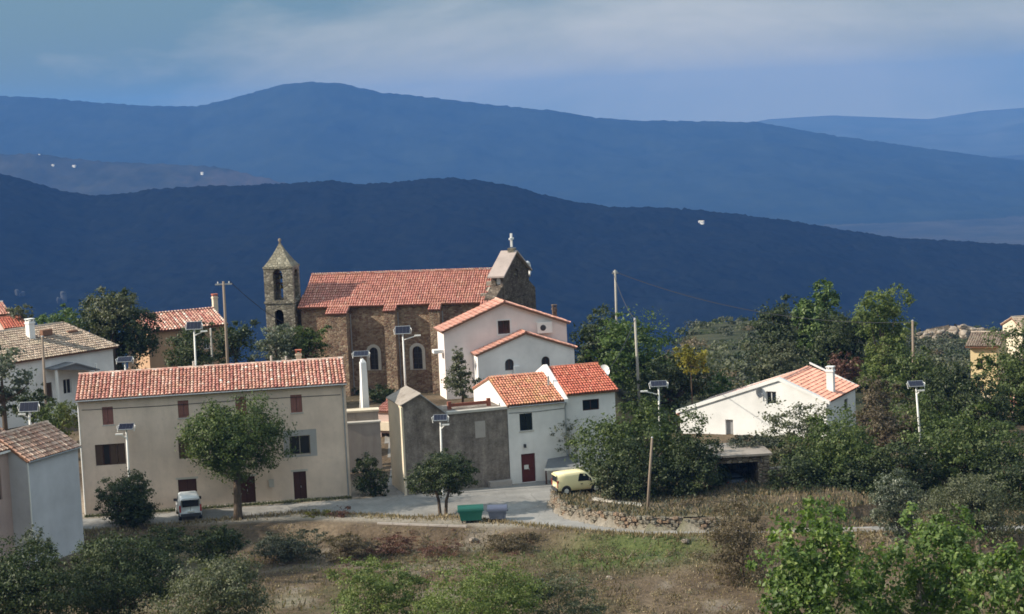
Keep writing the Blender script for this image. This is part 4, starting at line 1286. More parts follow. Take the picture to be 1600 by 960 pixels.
    MB().prism([(uL - 0.15, -0.2, hl_ + 0.08), (up, -0.2, wp + 0.09), (up, D2, wp + 0.09), (uL - 0.15, D2, hl_ + 0.08)], (0, 0, -0.07)).build('roof_slab', 'concrete_dark', root2)
    MB().box(uM, -0.22, hr_ + 0.002, -0.06, 0.25, hr_ + 0.2).build('coping', 'concrete_pale', root2)
    b0 = f.uv(700, 634, 2.2); b1 = f.uv(766, 627, 2.2)
    MB().box(b0[0], 2.1, b0[1] - 0.12, b1[0], 2.3, b0[1] + 0.12).build('beam', 'rust_beam', root2)
    for u in (b0[0] + 0.1, b1[0] - 0.15):
        MB().box(u - 0.14, 2.05, hr_, u + 0.14, 2.35, b0[1] + 0.3).build('beam_post', 'rust_beam', root2)
    q = f.rect(742, 658, 758, 684)
    MB().box(q[0], -0.075, q[1], q[2], -0.052, q[3]).build('blocked_window', 'concrete_block', root2)
    q = f.rect(762, 745, 800, 757)
    MB().box(q[0], -0.7, -0.3, q[2] - 0.2, -0.055, 0.45).build('bench_ledge', 'concrete_block', root2)
    # lean-to beside the row house, grey sheet roof with a white edge
    lt = Fr(PY(851, 733, 148.5), math.radians(3))
    z_g = 0.5
    root3 = thing('lean_to', 'low lean-to shelter with slate grey roof and white edge behind the yellow van', 'shelter', (lt.o[0], lt.o[1], z_g), lt.a)
    Wl = lt.uv(912, 735)[0]; dz = lt.o[2] - z_g
    MB().prism([(0, 0, dz), (Wl, 0, dz), (Wl - 0.5, 3.0, dz + 0.75), (0.7, 3.0, dz + 0.75)], (0, 0, -0.07)).build('roof', 'slate_sheet', root3)
    for k in range(9):
        u = Wl * (k + 0.5) / 9
        MB().box(u - 0.03, 0.05, dz + 0.005, u + 0.03, 0.1, dz + 0.06).build('roof_rib', 'slate_sheet', root3)
    MB().box(-0.03, -0.06, dz - 0.15, Wl + 0.03, -0.002, dz + 0.03).build('fascia', 'white_paint', root3)
    for u in (0.1, Wl / 2, Wl - 0.1):
        MB().box(u - 0.06, 0.05, -0.6, u + 0.06, 0.17, dz - 0.075).build('post', 'dark_wood', root3)
    MB().box(0.1, 2.8, -0.6, Wl - 0.1, 2.95, dz + 0.6).build('back_wall', 'concrete_dark', root3)
    return f
fG = row_house()

# ---- I: retaining wall beside the lane, K: little pink house behind
def lane_things():
    c0 = GZ(549, 742, 0.0)
    f = Fr((c0[0], c0[1] , 0.0), math.radians(6))
    W = f.uv(596, 700)[0]; H = f.uv(570, 662)[1]; H2 = f.uv(570, 646)[1]
    root = thing('retaining_wall', 'grey rendered retaining wall between the beige house and the lane', 'wall', loc_of(f), f.a)
    MB().box(-0.6, 0, -1, W, 0.5, H).build('wall', 'concrete_block', root)
    MB().box(-0.6, 0.7, H - 2, W - 0.1, 1.1, H2).build('upper_wall', 'concrete_dark', root)
    MB().box(-0.65, -0.06, H + 0.003, W + 0.06, 0.72, H + 0.14).build('coping', 'concrete_pale', root)
    MB().box(-0.65, 0.62, H2 + 0.003, W, 1.9, H2 + 0.15).build('upper_coping', 'cream_plaster', root)
    c0 = PY(594, 705, 162.0)
    f = Fr((c0[0], c0[1], 1.0), math.radians(-25))
    root = thing('pink_house', 'small pinkish house with a dark window glimpsed up the lane', 'house', loc_of(f), f.a)
    W = f.uv(616, 690)[0] + 0.6; H = f.uv(600, 644)[1]
    r = f.rect(596, 677, 609, 688)
    eave_house_walls(root, W, H, 4, 0.6, [rc(*r)], 'rose_plaster', base=-1.5)
    eave_roof(root, W, H, 4, 0.6, 0.2, 'tile_church')
    window(root, r, 0, frame='dark_wood')
    MB().box(r[0] - 0.4, -0.5, r[3] + 0.3, r[2] + 0.5, -0.003, r[3] + 1.0).build('awning', 'cream_plaster', root)
lane_things()
def memorial():
    b = PY(571, 642, 159.5); t = PY(568, 560, 159.5)
    g = zt(b)
    root = thing('obelisk', 'white stone obelisk beside the lane in front of the church', 'monument', (b[0], b[1], g), math.radians(20))
    H = t[2] - g
    MB().box(-0.62, -0.62, -0.5, 0.62, 0.62, 0.45).build('plinth', 'concrete_pale', root)
    MB().box(-0.45, -0.45, 0.45, 0.45, 0.45, 0.95).build('pedestal', 'bright_white_plaster', root)
    mb = MB(); rings = []
    for w, z in ((0.32, 0.95), (0.24, H - 0.35), (0.02, H)):
        rings.append(mb.add([(-w, -w, z), (w, -w, z), (w, w, z), (-w, w, z)]))
    for r0, r1 in zip(rings[:-1], rings[1:]):
        for k in range(4):
            mb.f.append((r0 + k, r0 + (k + 1) % 4, r1 + (k + 1) % 4, r1 + k))
    mb.build('shaft', 'bright_white_plaster', root)
memorial()

# ---- J: bright white house on the right
def white_house():
    a = math.radians(-27)
    p = PY(1291, 626, 163.0)
    z0 = -0.6
    f0 = Fr((p[0], p[1], z0), a)
    uL, hL = f0.uv(1062, 641)
    o = f0.pt(uL, 0, 0)
    f = Fr((o[0], o[1], z0), a)
    W = -uL
    hl = f.uv(1062, 642)[1]; hr = f.uv(1291, 627)[1]; ua, ha = f.uv(1217, 594)
    root = thing('white_house', 'bright white house with long sloping gable and salmon roof', 'house', loc_of(f), a)
    D = 8.5
    w1 = f.rect(1197, 612, 1213, 632); d1 = f.rect(1134, 656, 1146, 704)
    pa = 0.42
    gp = [(0, -2), (W, -2), (W, hr), (ua, ha), (0, hl)]
    w2 = f.side(1322, 632, W); wside = rc(w2[0] - 0.5, w2[1] - 0.6, w2[0] + 0.5, w2[1] + 0.5)
    mb = MB()
    mb.panel(gp, [rc(*w1), rc(*d1)], fF(0), (0, 1, 0), 0.35)
    mb.panel([(W - p_, q) for p_, q in gp], [], lambda p_, q: (W - p_, D, q), (0, -1, 0))
    mb.panel(rc(0, -2, D, hr), [wside], lambda p_, q: (W, p_, q), (-1, 0, 0), 0.2)
    mb.poly((0, D, -2), (0, 0, -2), (0, 0, hl), (0, D, hl))
    mb.build('wall', 'bright_white_plaster', root)
    gable_front_roof(root, 0, hl - pa, ua, ha - pa * 0.6, W, hr - 0.05, 0, D, 'tile_salmon', over=-0.05, contrast=0.5, side=0.3)
    # white verge boards
    for (u0, w0_, u1, w1_) in ((-0.32, hl - 0.1, ua, ha + 0.08), (ua, ha + 0.08, W + 0.32, hr - 0.14)):
        MB().prism([(u0, -0.14, w0_ - 0.14), (u1, -0.14, w1_ - 0.14), (u1, -0.14, w1_ + 0.16), (u0, -0.14, w0_ + 0.16)], (0, 0.42, 0)).build('verge_board', 'bright_white_plaster', root)
    MB().prism([(W + 0.34, D + 0.02, hr - 0.12), (W + 0.34, D + 0.16, hr - 0.12), (ua, D + 0.16, ha + 0.2), (ua, D + 0.02, ha + 0.2)], (0, 0, 0.16)).build('rear_verge', 'bright_white_plaster', root)
    window(root, w1, 0, bars=1)
    door(root, d1, 0.0, 'grey_metal', depth=0.33, leaves=1)
    mb = MB().box(W - 0.14, wside[0][0], wside[0][1], W - 0.1, wside[1][0], wside[2][1]).build('side_window', 'glass_dark', root)
    c = f.uv(1300, 600, 3.3)
    zc = f.uv(1300, 577, 3.3)[1]
    uc = min(c[0], W - 0.6)
    chimney(root, uc, 3.3, ha - (uc - ua) * (ha - hr) / (W - ua) - 0.3, zc, 0.6, 'bright_white_plaster', 'bright_white_plaster')
    return f
fJ = white_house()

# ---- K: stone garage under the white house with a car inside
def garage():
    f = Fr(GZ(1122, 776, 0.1), math.radians(4))
    root = thing('garage', 'low dark stone garage with concrete slab roof below the white house', 'garage', loc_of(f), f.a)
    W = f.uv(1203, 760)[0]; H = f.uv(1160, 713)[1]
    MB().box(-0.6, -0.3, H, W + 0.2, 4.9, H + 0.16).build('roof_slab', 'concrete_dark', root)
    MB().box(W - 0.85, 0, -1, W, 4.8, H - 0.002).build('right_wall', 'rubble', root)
    MB().box(-0.4, 0, -1, 0.0, 4.8, H - 0.002).build('left_wall', 'rubble', root)
    MB().box(0.002, 4.4, -1, W - 0.852, 4.8, H - 0.004).build('back_wall', 'rubble', root)
    MB().box(0.002, 0.05, H - 0.5, W - 0.852, 0.35, H - 0.004).build('lintel', 'rubble', root)
    # stone yard wall running on to the right
    g = Fr(f.pt(W + 0.05, 0.8, 0), math.radians(-4))
    r2 = thing('yard_wall', 'rough stone yard wall right of the stone garage', 'wall', loc_of(g), g.a)
    MB().box(0, 0, -1, 3.6, 0.5, 1.6).build('wall', 'rubble', r2)
    for k in range(7):
        MB().box(0.05 + k * 0.51, -0.05, 1.6, 0.5 + k * 0.51, 0.55, 1.74 + 0.05 * (k % 3)).build('coping_stone', 'granite', r2)
    return f, W
fK, WK = garage()

# ---- L: houses at the right edge
def right_houses():
    f = Fr.eave((1516, 541), (1568, 530), 182.0, 0.0)
    f = Fr((f.o[0], f.o[1], -0.5), math.radians(-22))
    root = thing('yellow_house', 'sunlit yellow house half hidden by trees at the right edge', 'house', loc_of(f), f.a)
    W = 2.4; H = f.uv(1518, 541)[1]
    r = [f.rect(1527, 560, 1536, 578), f.rect(1527, 596, 1538, 612)]
    eave_house_walls(root, W, H, 7, 0.7, [rc(*q) for q in r], 'yellow_plaster', base=-2)
    eave_roof(root, W, H, 7, 0.7, 0.5, 'tile_grey', side=0.4)
    for q in r:
        window(root, q, 0, frame='brown_shutter')
    MB().box(-0.4, -1.0, f.uv(1525, 619)[1] - 0.1, 2.2, -0.003, f.uv(1525, 619)[1] + 0.1).build('balcony', 'cream_plaster', root)
    f = Fr(PY(1582, 700, 171.0), math.radians(-15))
    f = Fr((f.o[0], f.o[1], -0.5), math.radians(-15))
    root = thing('rose_house', 'pink plastered house glimpsed through leaves at the right frame edge', 'house', loc_of(f), f.a)
    H = f.uv(1590, 640)[1]
    eave_house_walls(root, 7, H, 6, 1.1, [rc(0.6, 2.0, 1.4, 3.3)], 'rose_plaster', base=-2); eave_roof(root, 7, H, 6, 1.1, 0.4, 'tile_salmon')
    window(root, (0.6, 2.0, 1.4, 3.3))
    f = Fr.eave((1597, 514), (1650, 510), 230.0, -4.0)
    root = thing('small_house', 'small tan house on the rocks at the far right edge', 'house', loc_of(f), f.a)
    eave_house_walls(root, f.W, f.H, 5, 1.0, [], 'cream_plaster', base=-4); eave_roof(root, f.W, f.H, 5, 1.0, 0.3, 'tile_grey')
right_houses()

# ---- tiny houses far away
def tiny(px_, py_, hl, w, h, d, label, group=None, mat='bright_white_plaster', rz=-0.4):
    p = hill_hit(hl, px_, py_)
    root = thing('distant_house', label, 'house', (p[0], p[1], p[2]), rz, group)
    MB().box(-w / 2, -d / 2, -2.5, w / 2, d / 2, h).build('wall', mat, root)
    mb = MB(); ov = 0.4
    mb.prism([(-w / 2 - ov, -d / 2 - ov, h + 0.01), (w / 2 + ov, -d / 2 - ov, h + 0.01), (w / 2 + ov, 0, h + d * 0.22), (-w / 2 - ov, 0, h + d * 0.22)], (0, 0, 0.15))
    mb.prism([(-w / 2 - ov, 0, h + d * 0.22), (w / 2 + ov, 0, h + d * 0.22), (w / 2 + ov, d / 2 + ov, h + 0.01), (-w / 2 - ov, d / 2 + ov, h + 0.01)], (0, 0, 0.15))
    mb.build('roof', 'concrete_pale', root)
    for k in (-1, 1):
        MB().box(k * w * 0.25 - 0.6, -d / 2 - 0.03, h * 0.3, k * w * 0.25 + 0.6, -d / 2 - 0.004, h * 0.65).build('window', 'glass_dark', root)
for q in ((61, 244, 'middle_hill', 7, 3, 6, 'tiny white house highest on the brown hill at left'), (83, 260, 'middle_hill', 6, 3.5, 5, 'tiny white house in the middle of the three at left'),
          (116, 262, 'middle_hill', 8, 4.5, 6, 'brightest tiny white house on the brown hill at left'), (316, 272, 'middle_hill', 6, 3.5, 5, 'lone tiny white house on the right flank of the brown hill'),
          (1096, 350, 'near_hill', 6.5, 3, 5, 'lone tiny white house on the dark hill right of the church')):
    tiny(*q)

# ================================================================ vegetation
def leaf_mesh(name, C, N, size, mat, parent, seed, ratio=0.55, tint_c=None, droop=0.0):
    """one rhombic leaf per row of C (centres) with normals N"""
    r = np.random.default_rng(seed)
    n = len(C)
    N = N / (np.linalg.norm(N, axis=1, keepdims=True) + 1e-9)
    T = r.normal(0, 1, (n, 3)); T[:, 2] -= droop
    T = T - N * np.sum(T * N, 1, keepdims=True); T /= np.linalg.norm(T, axis=1, keepdims=True) + 1e-9
    B = np.cross(N, T)
    L = size * r.uniform(0.6, 1.3, (n, 1)); Wd = L * ratio
    V = np.stack([C - T * L * 0.5, C + B * Wd * 0.5 - T * L * 0.08 + N * L * 0.08, C + T * L * 0.5, C - B * Wd * 0.5 - T * L * 0.08 + N * L * 0.08], 1)
    F = np.arange(n * 4).reshape(n, 4)
    tint = np.clip(r.normal(0.42, 0.2, n) + (0 if tint_c is None else tint_c), 0, 1)
    return arr_mesh(name, V.reshape(-1, 3), F, mat, parent, tint)

TREE_SEED = [100]
def crown_points(rx, ry, rz, n, seed, shape='round', lumps=9, fill=0.35):
    """leaf centres in local crown space (centre at the origin), with outward normals; clumped, uneven, with gaps"""
    r = np.random.default_rng(seed)
    def unit(k):
        v = r.normal(0, 1, (k, 3)); return v / np.linalg.norm(v, axis=1, keepdims=True)
    blobs = []
    for k in range(lumps):
        u = unit(1)[0]
        if shape == 'dome':
            u[2] = abs(u[2]) * 0.9 - 0.25
        s = r.uniform(0.30, 0.52)
        d = (1 - s) * r.uniform(0.75, 1.05)
        c = u * d
        if shape == 'cone':
            t = (k + 0.5) / lumps
            z = -0.85 + 1.75 * t; w = max(0.08, 0.62 * (1 - t))
            an = r.uniform(0, 6.28); c = np.array([math.cos(an) * w * 0.6, math.sin(an) * w * 0.6, z]); s = 0.18 + 0.38 * (1 - t)
        if shape == 'column':
            t = (k + 0.5) / lumps
            an = r.uniform(0, 6.28); w = 0.45 * (1 - abs(t - 0.45) ** 2)
            c = np.array([math.cos(an) * w, math.sin(an) * w, -0.85 + 1.6 * t]); s = r.uniform(0.3, 0.42)
        blobs.append((c, s))
    if shape in ('round', 'dome'):
        blobs.append((np.array([0, 0, -0.05]), 0.62))
    tot = sum(s ** 2 for c, s in blobs)
    P = []; NN = []; TC = []
    for c, s in blobs:
        m = int(n * s ** 2 / tot)
        ncl = max(5, int(m / 64))
        u = unit(ncl); rad = s * r.uniform(0.72, 1.04, (ncl, 1))
        cc = c + u * rad
        sig = s * r.uniform(0.07, 0.19, ncl)
        idx = r.integers(0, ncl, m)
        off = r.normal(0, 1, (m, 3)) * sig[idx][:, None]
        off[:, 2] *= 0.75
        p = cc[idx] + off
        k = r.random(m) < fill * 0.4
        p[k] = c + unit(int(k.sum())) * s * r.random((int(k.sum()), 1)) ** 0.5
        P.append(p); NN.append((p - c) / s * 0.7 + r.normal(0, 0.55, (m, 3)) + np.array([0, 0, 0.25]))
        TC.append((r.normal(0, 0.13, ncl))[idx])
    P = np.concatenate(P); NN = np.concatenate(NN); TC = np.concatenate(TC)
    lo, hi = np.percentile(P, 0.8, axis=0), np.percentile(P, 99.2, axis=0)
    k = 2.0 / (hi - lo); o = (hi + lo) / 2; R = np.array([rx, ry, rz])
    return (P - o) * k * R, NN, TC, [((c - o) * k * R, s) for c, s in blobs]

def tree(name, label, cat, box, depth, mat, shape='round', leaf=0.26, dens=1.0, trunk=0.16, bark='bark', lumps=9, group=None, base=None, fork=1, ratio=0.55, fill=0.35, lean=0.0, ry_k=0.92, stems_out=None, zoff=0.0):
    """crown measured as a box in the survey picture at its true depth, trunk down to the ground"""
    x0, y0, x1, y1 = box
    TREE_SEED[0] += 1; seed = TREE_SEED[0]
    c = PY((x0 + x1) / 2, (y0 + y1) / 2, depth)
    rx = (x1 - x0) / 2 / FPX * depth; rz = (y1 - y0) / 2 / FPX * depth * 1.02; ry = rx * ry_k
    if base is None:
        bx, by = c[0] + lean, c[1]
    else:
        b = GZ(base[0], base[1], 0.0) if len(base) == 2 else base
        bx, by = b[0], b[1]
    bz = zt((bx, by)) + zoff
    root = thing(name, label, cat, (bx, by, bz), 0.0, group)
    off = np.array([c[0] - bx, c[1] - by, c[2] - bz])
    area = 4 * math.pi * ((rx * ry) ** 1.6 / 3 + (rx * rz) ** 1.6 / 3 + (ry * rz) ** 1.6 / 3) ** (1 / 1.6)
    n = int(min(26000, max(500, 1.75 * dens * area / (leaf * leaf * ratio * 0.5))))
    P, NN, TC, blobs = crown_points(rx, ry, rz, n, seed, shape, lumps, fill)
    leaf_mesh('crown', P + off, NN, leaf, mat, root, seed, ratio, TC)
    # trunk, fork and limbs
    r = random.Random(seed)
    mb = MB()
    top = max(0.3, off[2] - rz * 0.55)
    forks = []
    for k in range(fork):
        an = r.uniform(0, 6.28)
        sp = 0.0 if fork == 1 else trunk * 1.6
        ex = off * 0.9
        p0 = np.array([math.cos(an) * sp, math.sin(an) * sp, -0.35])
        p1 = np.array([off[0] * 0.35 + math.cos(an) * sp * 1.5, off[1] * 0.35 + math.sin(an) * sp * 1.5, top * 0.55])
        p2 = np.array([off[0] * 0.75 + math.cos(an) * sp * 3, off[1] * 0.75 + math.sin(an) * sp * 3, top])
        p3 = np.array([off[0], off[1], off[2] + rz * 0.15])
        mb.tube([p0, p0 * 0.6 + p1 * 0.4, p1, p2, p3], [trunk * 1.35, trunk * 1.05, trunk * 0.95, trunk * 0.75, trunk * 0.3], 8)
        forks.append(p2)
    mb.build('trunk', bark, root, True)
    mb = MB()
    for k, (bc, s) in enumerate(blobs):
        a = forks[k % len(forks)]
        e = bc + off
        m = (a + e) / 2 + np.array([r.uniform(-.2, .2), r.uniform(-.2, .2), -0.12 * np.linalg.norm(e - a)])
        mb.tube([a, m, e], [trunk * 0.5, trunk * 0.32, trunk * 0.1], 5, False)
    lo = mb.build('limbs', bark, root, True)
    tag(lo, kind='stuff')
    return root

T = tree
# --- trees round the road
T('plane_tree', 'round-crowned tree on a stout trunk before the long beige house', 'tree', (291, 628, 447, 746), 142.5, 'leaf_green', leaf=0.22, dens=1.25, trunk=0.30, base=(372, 812), lumps=14, shape='dome')
T('clipped_bush', 'dark clipped bush beside the white van', 'bush', (150, 742, 243, 828), 140.6, 'leaf_dark', leaf=0.16, dens=1.4, trunk=0.3, base=(205, 826), lumps=10)
T('laurel_tree', 'small dark two-stemmed tree left of the green bin', 'tree', (638, 708, 743, 778), 139.5, 'leaf_dark', leaf=0.18, dens=1.15, trunk=0.12, base=(692, 806), fork=2, lumps=11)
T('ivy_bush', 'dark ivy bush at the foot of the grey retaining wall', 'bush', (552, 712, 606, 778), 147.5, 'leaf_dark', leaf=0.17, trunk=0.08)
T('fig_tree', 'spreading tree over the stone parking wall beside the yellow van', 'tree', (896, 632, 1110, 772), 145.5, 'leaf_green', leaf=0.26, dens=0.85, trunk=0.3, lumps=18, shape='dome', fill=0.4, ry_k=0.6)
T('hedge_bush', 'dark low hedge bush behind the thin grey pole', 'bush', (930, 690, 1050, 792), 138.6, 'leaf_dark', leaf=0.2, trunk=0.12, lumps=12)
T('hedge_bush', 'dark overgrown bush left of the stone garage', 'bush', (1025, 672, 1128, 790), 139.2, 'leaf_dark', leaf=0.2, trunk=0.12, lumps=12)
T('walnut_tree', 'olive green tree in front of the bright white house', 'tree', (1165, 628, 1300, 740), 151.0, 'leaf_olive', leaf=0.25, dens=0.62, trunk=0.2, lumps=11)
T('walnut_tree', 'dense dark tree below the shaded wall of the white house', 'tree', (1225, 650, 1392, 788), 142.5, 'leaf_green', leaf=0.26, dens=1.1, trunk=0.25, lumps=13)
T('bare_bush', 'thin twiggy shrub against the white row house wall', 'bush', (858, 655, 918, 712), 150.5, 'leaf_olive', leaf=0.15, dens=0.16, trunk=0.05, lumps=7, bark='bark_grey')
T('young_cypress', 'small pointed tree against the double-gabled house', 'tree', (694, 546, 748, 620), 164.5, 'leaf_olive', shape='cone', leaf=0.2, trunk=0.1, lumps=12, dens=0.9)
T('low_shrub', 'low green shrub at the foot of the church wall', 'bush', (575, 603, 625, 630), 178.0, 'leaf_dark', leaf=0.2, trunk=0.05, lumps=7)
# --- behind the beige house, left
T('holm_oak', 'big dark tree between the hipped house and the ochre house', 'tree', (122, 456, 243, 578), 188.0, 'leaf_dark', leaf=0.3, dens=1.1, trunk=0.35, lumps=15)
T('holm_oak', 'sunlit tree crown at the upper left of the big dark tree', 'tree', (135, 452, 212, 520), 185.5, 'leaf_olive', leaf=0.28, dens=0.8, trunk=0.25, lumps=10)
T('back_tree', 'pale green tree on the skyline right of the white chimney', 'tree', (62, 478, 134, 528), 200.0, 'leaf_bright', leaf=0.3, trunk=0.2)
T('back_tree', 'olive tree on the skyline left of the white chimney', 'tree', (8, 478, 50, 516), 206.0, 'leaf_olive', leaf=0.3, trunk=0.15)
T('round_bush', 'dark round bush in front of the ochre house wall', 'bush', (258, 505, 345, 582), 172.5, 'leaf_dark', leaf=0.24, trunk=0.14)
T('round_bush', 'dark green bush right of the tall wooden pole', 'bush', (335, 505, 400, 572), 176.0, 'leaf_dark', leaf=0.24, trunk=0.14)
T('tower_tree', 'grey green tree at the foot of the bell tower', 'tree', (392, 508, 470, 575), 172.0, 'leaf_silver', leaf=0.24, dens=0.85, trunk=0.15)
T('tower_tree', 'dark green tree between bell tower and first buttress', 'tree', (440, 512, 514, 570), 173.5, 'leaf_green', leaf=0.24, trunk=0.15)
T('silver_tree', 'silvery leaved tree at the left edge above the grey house', 'tree', (-60, 545, 66, 650), 160.0, 'leaf_silver', leaf=0.34, dens=0.7, trunk=0.25, lumps=12)
T('garden_bush', 'green bush between grey house and long beige house', 'bush', (52, 628, 124, 690), 150.0, 'leaf_green', leaf=0.22, trunk=0.1)
T('garden_bush', 'dark bush under the porch of the hipped house', 'bush', (20, 612, 80, 672), 154.0, 'leaf_dark', leaf=0.22, trunk=0.1)
# --- right of the church
T('oak', 'dark tree right of the double-gabled house', 'tree', (888, 486, 985, 600), 183.0, 'leaf_dark', leaf=0.3, dens=1.0, trunk=0.3, lumps=13)
T('oak', 'sunlit green tree behind the concrete pole', 'tree', (930, 490, 1050, 610), 180.0, 'leaf_bright', leaf=0.3, dens=0.8, trunk=0.25, lumps=14)
T('oak', 'dark tree below the yellow bush', 'tree', (985, 556, 1108, 650), 177.0, 'leaf_dark', leaf=0.28, dens=0.95, trunk=0.25, lumps=12)
T('yellow_bush', 'bright yellow leaved bush in the dark trees', 'bush', (1054, 541, 1104, 582), 172.5, 'leaf_yellow', leaf=0.24, dens=0.9, trunk=0.06, lumps=7)
T('orchard_tree', 'pale green small tree above the roof of the white house', 'tree', (1094, 585, 1150, 640), 180.0, 'leaf_bright', leaf=0.26, dens=0.75, trunk=0.12)
T('orchard_tree', 'olive tree behind the gable of the white house', 'tree', (1165, 535, 1265, 605), 190.0, 'leaf_olive', leaf=0.3, dens=0.8, trunk=0.18, lumps=11)
T('pine_tree', 'tall dark conifer clump right of centre skyline', 'tree', (1175, 470, 1290, 590), 212.0, 'leaf_dark', leaf=0.36, trunk=0.3, lumps=14)
T('pine_tree', 'pale topped conifer rising highest on the right skyline', 'tree', (1240, 442, 1325, 575), 207.0, 'leaf_bright', shape='column', leaf=0.36, dens=1.2, trunk=0.3, lumps=12)
T('pine_tree', 'dark spreading conifer left of the poplar', 'tree', (1270, 490, 1376, 600), 201.0, 'leaf_dark', leaf=0.34, trunk=0.3, lumps=14)
T('poplar_tree', 'light green poplar on the right skyline', 'tree', (1335, 455, 1426, 610), 196.0, 'leaf_poplar', shape='column', leaf=0.3, dens=1.35, trunk=0.22, lumps=14)
T('red_bush', 'reddish brown bush right of the white house', 'bush', (1345, 592, 1412, 672), 176.0, 'leaf_brown', leaf=0.24, dens=0.6, trunk=0.1, lumps=10, bark='bark_grey')
T('red_bush', 'small dark red bush behind the chimney of the white house', 'bush', (1288, 552, 1345, 592), 188.0, 'leaf_red', leaf=0.24, dens=0.6, trunk=0.1)
T('garden_tree', 'green tree left of the lone grey pole at right', 'tree', (1385, 545, 1470, 650), 180.0, 'leaf_green', leaf=0.3, trunk=0.2, lumps=12)
T('garden_tree', 'dark tree behind the right street lamp', 'tree', (1430, 570, 1528, 685), 166.0, 'leaf_dark', leaf=0.28, trunk=0.2, lumps=13)
T('garden_tree', 'leafy tree hiding the yellow house', 'tree', (1528, 508, 1665, 675), 168.0, 'leaf_green', leaf=0.28, dens=1.05, trunk=0.25, lumps=14)
T('garden_tree', 'broad green bush right of the street lamp foot', 'bush', (1425, 640, 1595, 775), 143.0, 'leaf_green', leaf=0.26, trunk=0.2, lumps=14)
T('garden_tree', 'dark thicket at the foot of the right street lamp', 'bush', (1366, 690, 1475, 792), 139.5, 'leaf_dark', leaf=0.24, trunk=0.15, lumps=11)
T('garden_tree', 'dark tree at the right frame edge above the mop-headed tree', 'tree', (1530, 690, 1660, 825), 134.0, 'leaf_dark', leaf=0.25, trunk=0.2, lumps=12)
T('hedge_bush', 'dark thicket right of the stone garage', 'bush', (1195, 712, 1300, 798), 139.5, 'leaf_dark', leaf=0.2, trunk=0.12, lumps=12)
T('hedge_bush', 'dark shaded thicket under the dense dark tree', 'bush', (1280, 722, 1402, 804), 139.0, 'leaf_dark', leaf=0.2, trunk=0.12, lumps=12)
T('hedge_bush', 'dull green scrub on the bank above the road at right', 'bush', (1385, 768, 1505, 818), 135.5, 'leaf_scrub', leaf=0.18, trunk=0.08, lumps=10)
T('hedge_bush', 'low brown scrub on the bank below the stone garage', 'bush', (1035, 782, 1150, 822), 134.5, 'leaf_brown', leaf=0.14, dens=0.6, trunk=0.05, lumps=10)
T('hedge_bush', 'brown scrub strip on the bank right of the stone garage', 'bush', (1150, 786, 1335, 824), 134.8, 'leaf_brown', leaf=0.14, dens=0.6, trunk=0.05, lumps=14)
T('hedge_bush', 'bush hiding the bonnet of the yellow van', 'bush', (934, 735, 990, 798), 137.4, 'leaf_olive', leaf=0.17, dens=0.9, trunk=0.06, lumps=9)
T('garden_tree', 'green thicket behind the right street lamp', 'bush', (1395, 620, 1500, 720), 160.0, 'leaf_green', leaf=0.26, trunk=0.15, lumps=12)
T('garden_tree', 'olive green thicket between the white house and the street lamp', 'bush', (1340, 640, 1430, 725), 158.0, 'leaf_brown', leaf=0.24, trunk=0.12, lumps=11, dens=0.8)
T('garden_tree', 'shady tree crowding the yellow house from below', 'tree', (1490, 590, 1580, 690), 160.0, 'leaf_dark', leaf=0.26, trunk=0.2, lumps=12)
# --- trees just outside the left edge that throw the shade over the slope
T('shade_tree', 'tall dark tree just beyond the left edge, nearer one', 'tree', (-230, 600, -60, 900), 124.0, 'leaf_dark', leaf=0.3, trunk=0.35, lumps=14)
T('shade_tree', 'tall dark tree just beyond the left edge, farther one', 'tree', (-300, 500, -110, 830), 136.0, 'leaf_dark', leaf=0.3, trunk=0.35, lumps=14)
T('hedge_bush', 'ivy growing over the roof slab of the stone garage', 'bush', (1126, 684, 1212, 712), 144.6, 'leaf_scrub', leaf=0.18, dens=0.9, trunk=0.05, lumps=9)
T('hedge_bush', 'dark ivy at the left jamb of the stone garage', 'bush', (1100, 690, 1140, 780), 141.8, 'leaf_dark', leaf=0.18, trunk=0.06, lumps=8)
# --- below the road, right
T('olive_tree', 'pale grey-green olive standing below the road at right', 'tree', (1362, 738, 1446, 850), 127.0, 'leaf_silver', leaf=0.15, dens=0.9, trunk=0.12, shape='column', lumps=10)
T('mop_tree', 'mop-headed olive brown tree on a dark trunk at right', 'tree', (1440, 745, 1600, 850), 122.0, 'leaf_olive', leaf=0.15, dens=0.85, trunk=0.2, base=(1540, 905), shape='dome', lumps=15, bark='bark')
T('wild_shrub', 'grey-brown shrub left of the fig leaves', 'bush', (1105, 778, 1215, 915), 119.0, 'leaf_brown', leaf=0.15, dens=0.6, trunk=0.08, lumps=12)
T('wild_shrub', 'thin pinkish dry shrub between the two fig bushes', 'bush', (1335, 830, 1385, 900), 108.0, 'leaf_dry', leaf=0.13, dens=0.4, trunk=0.05, lumps=8)
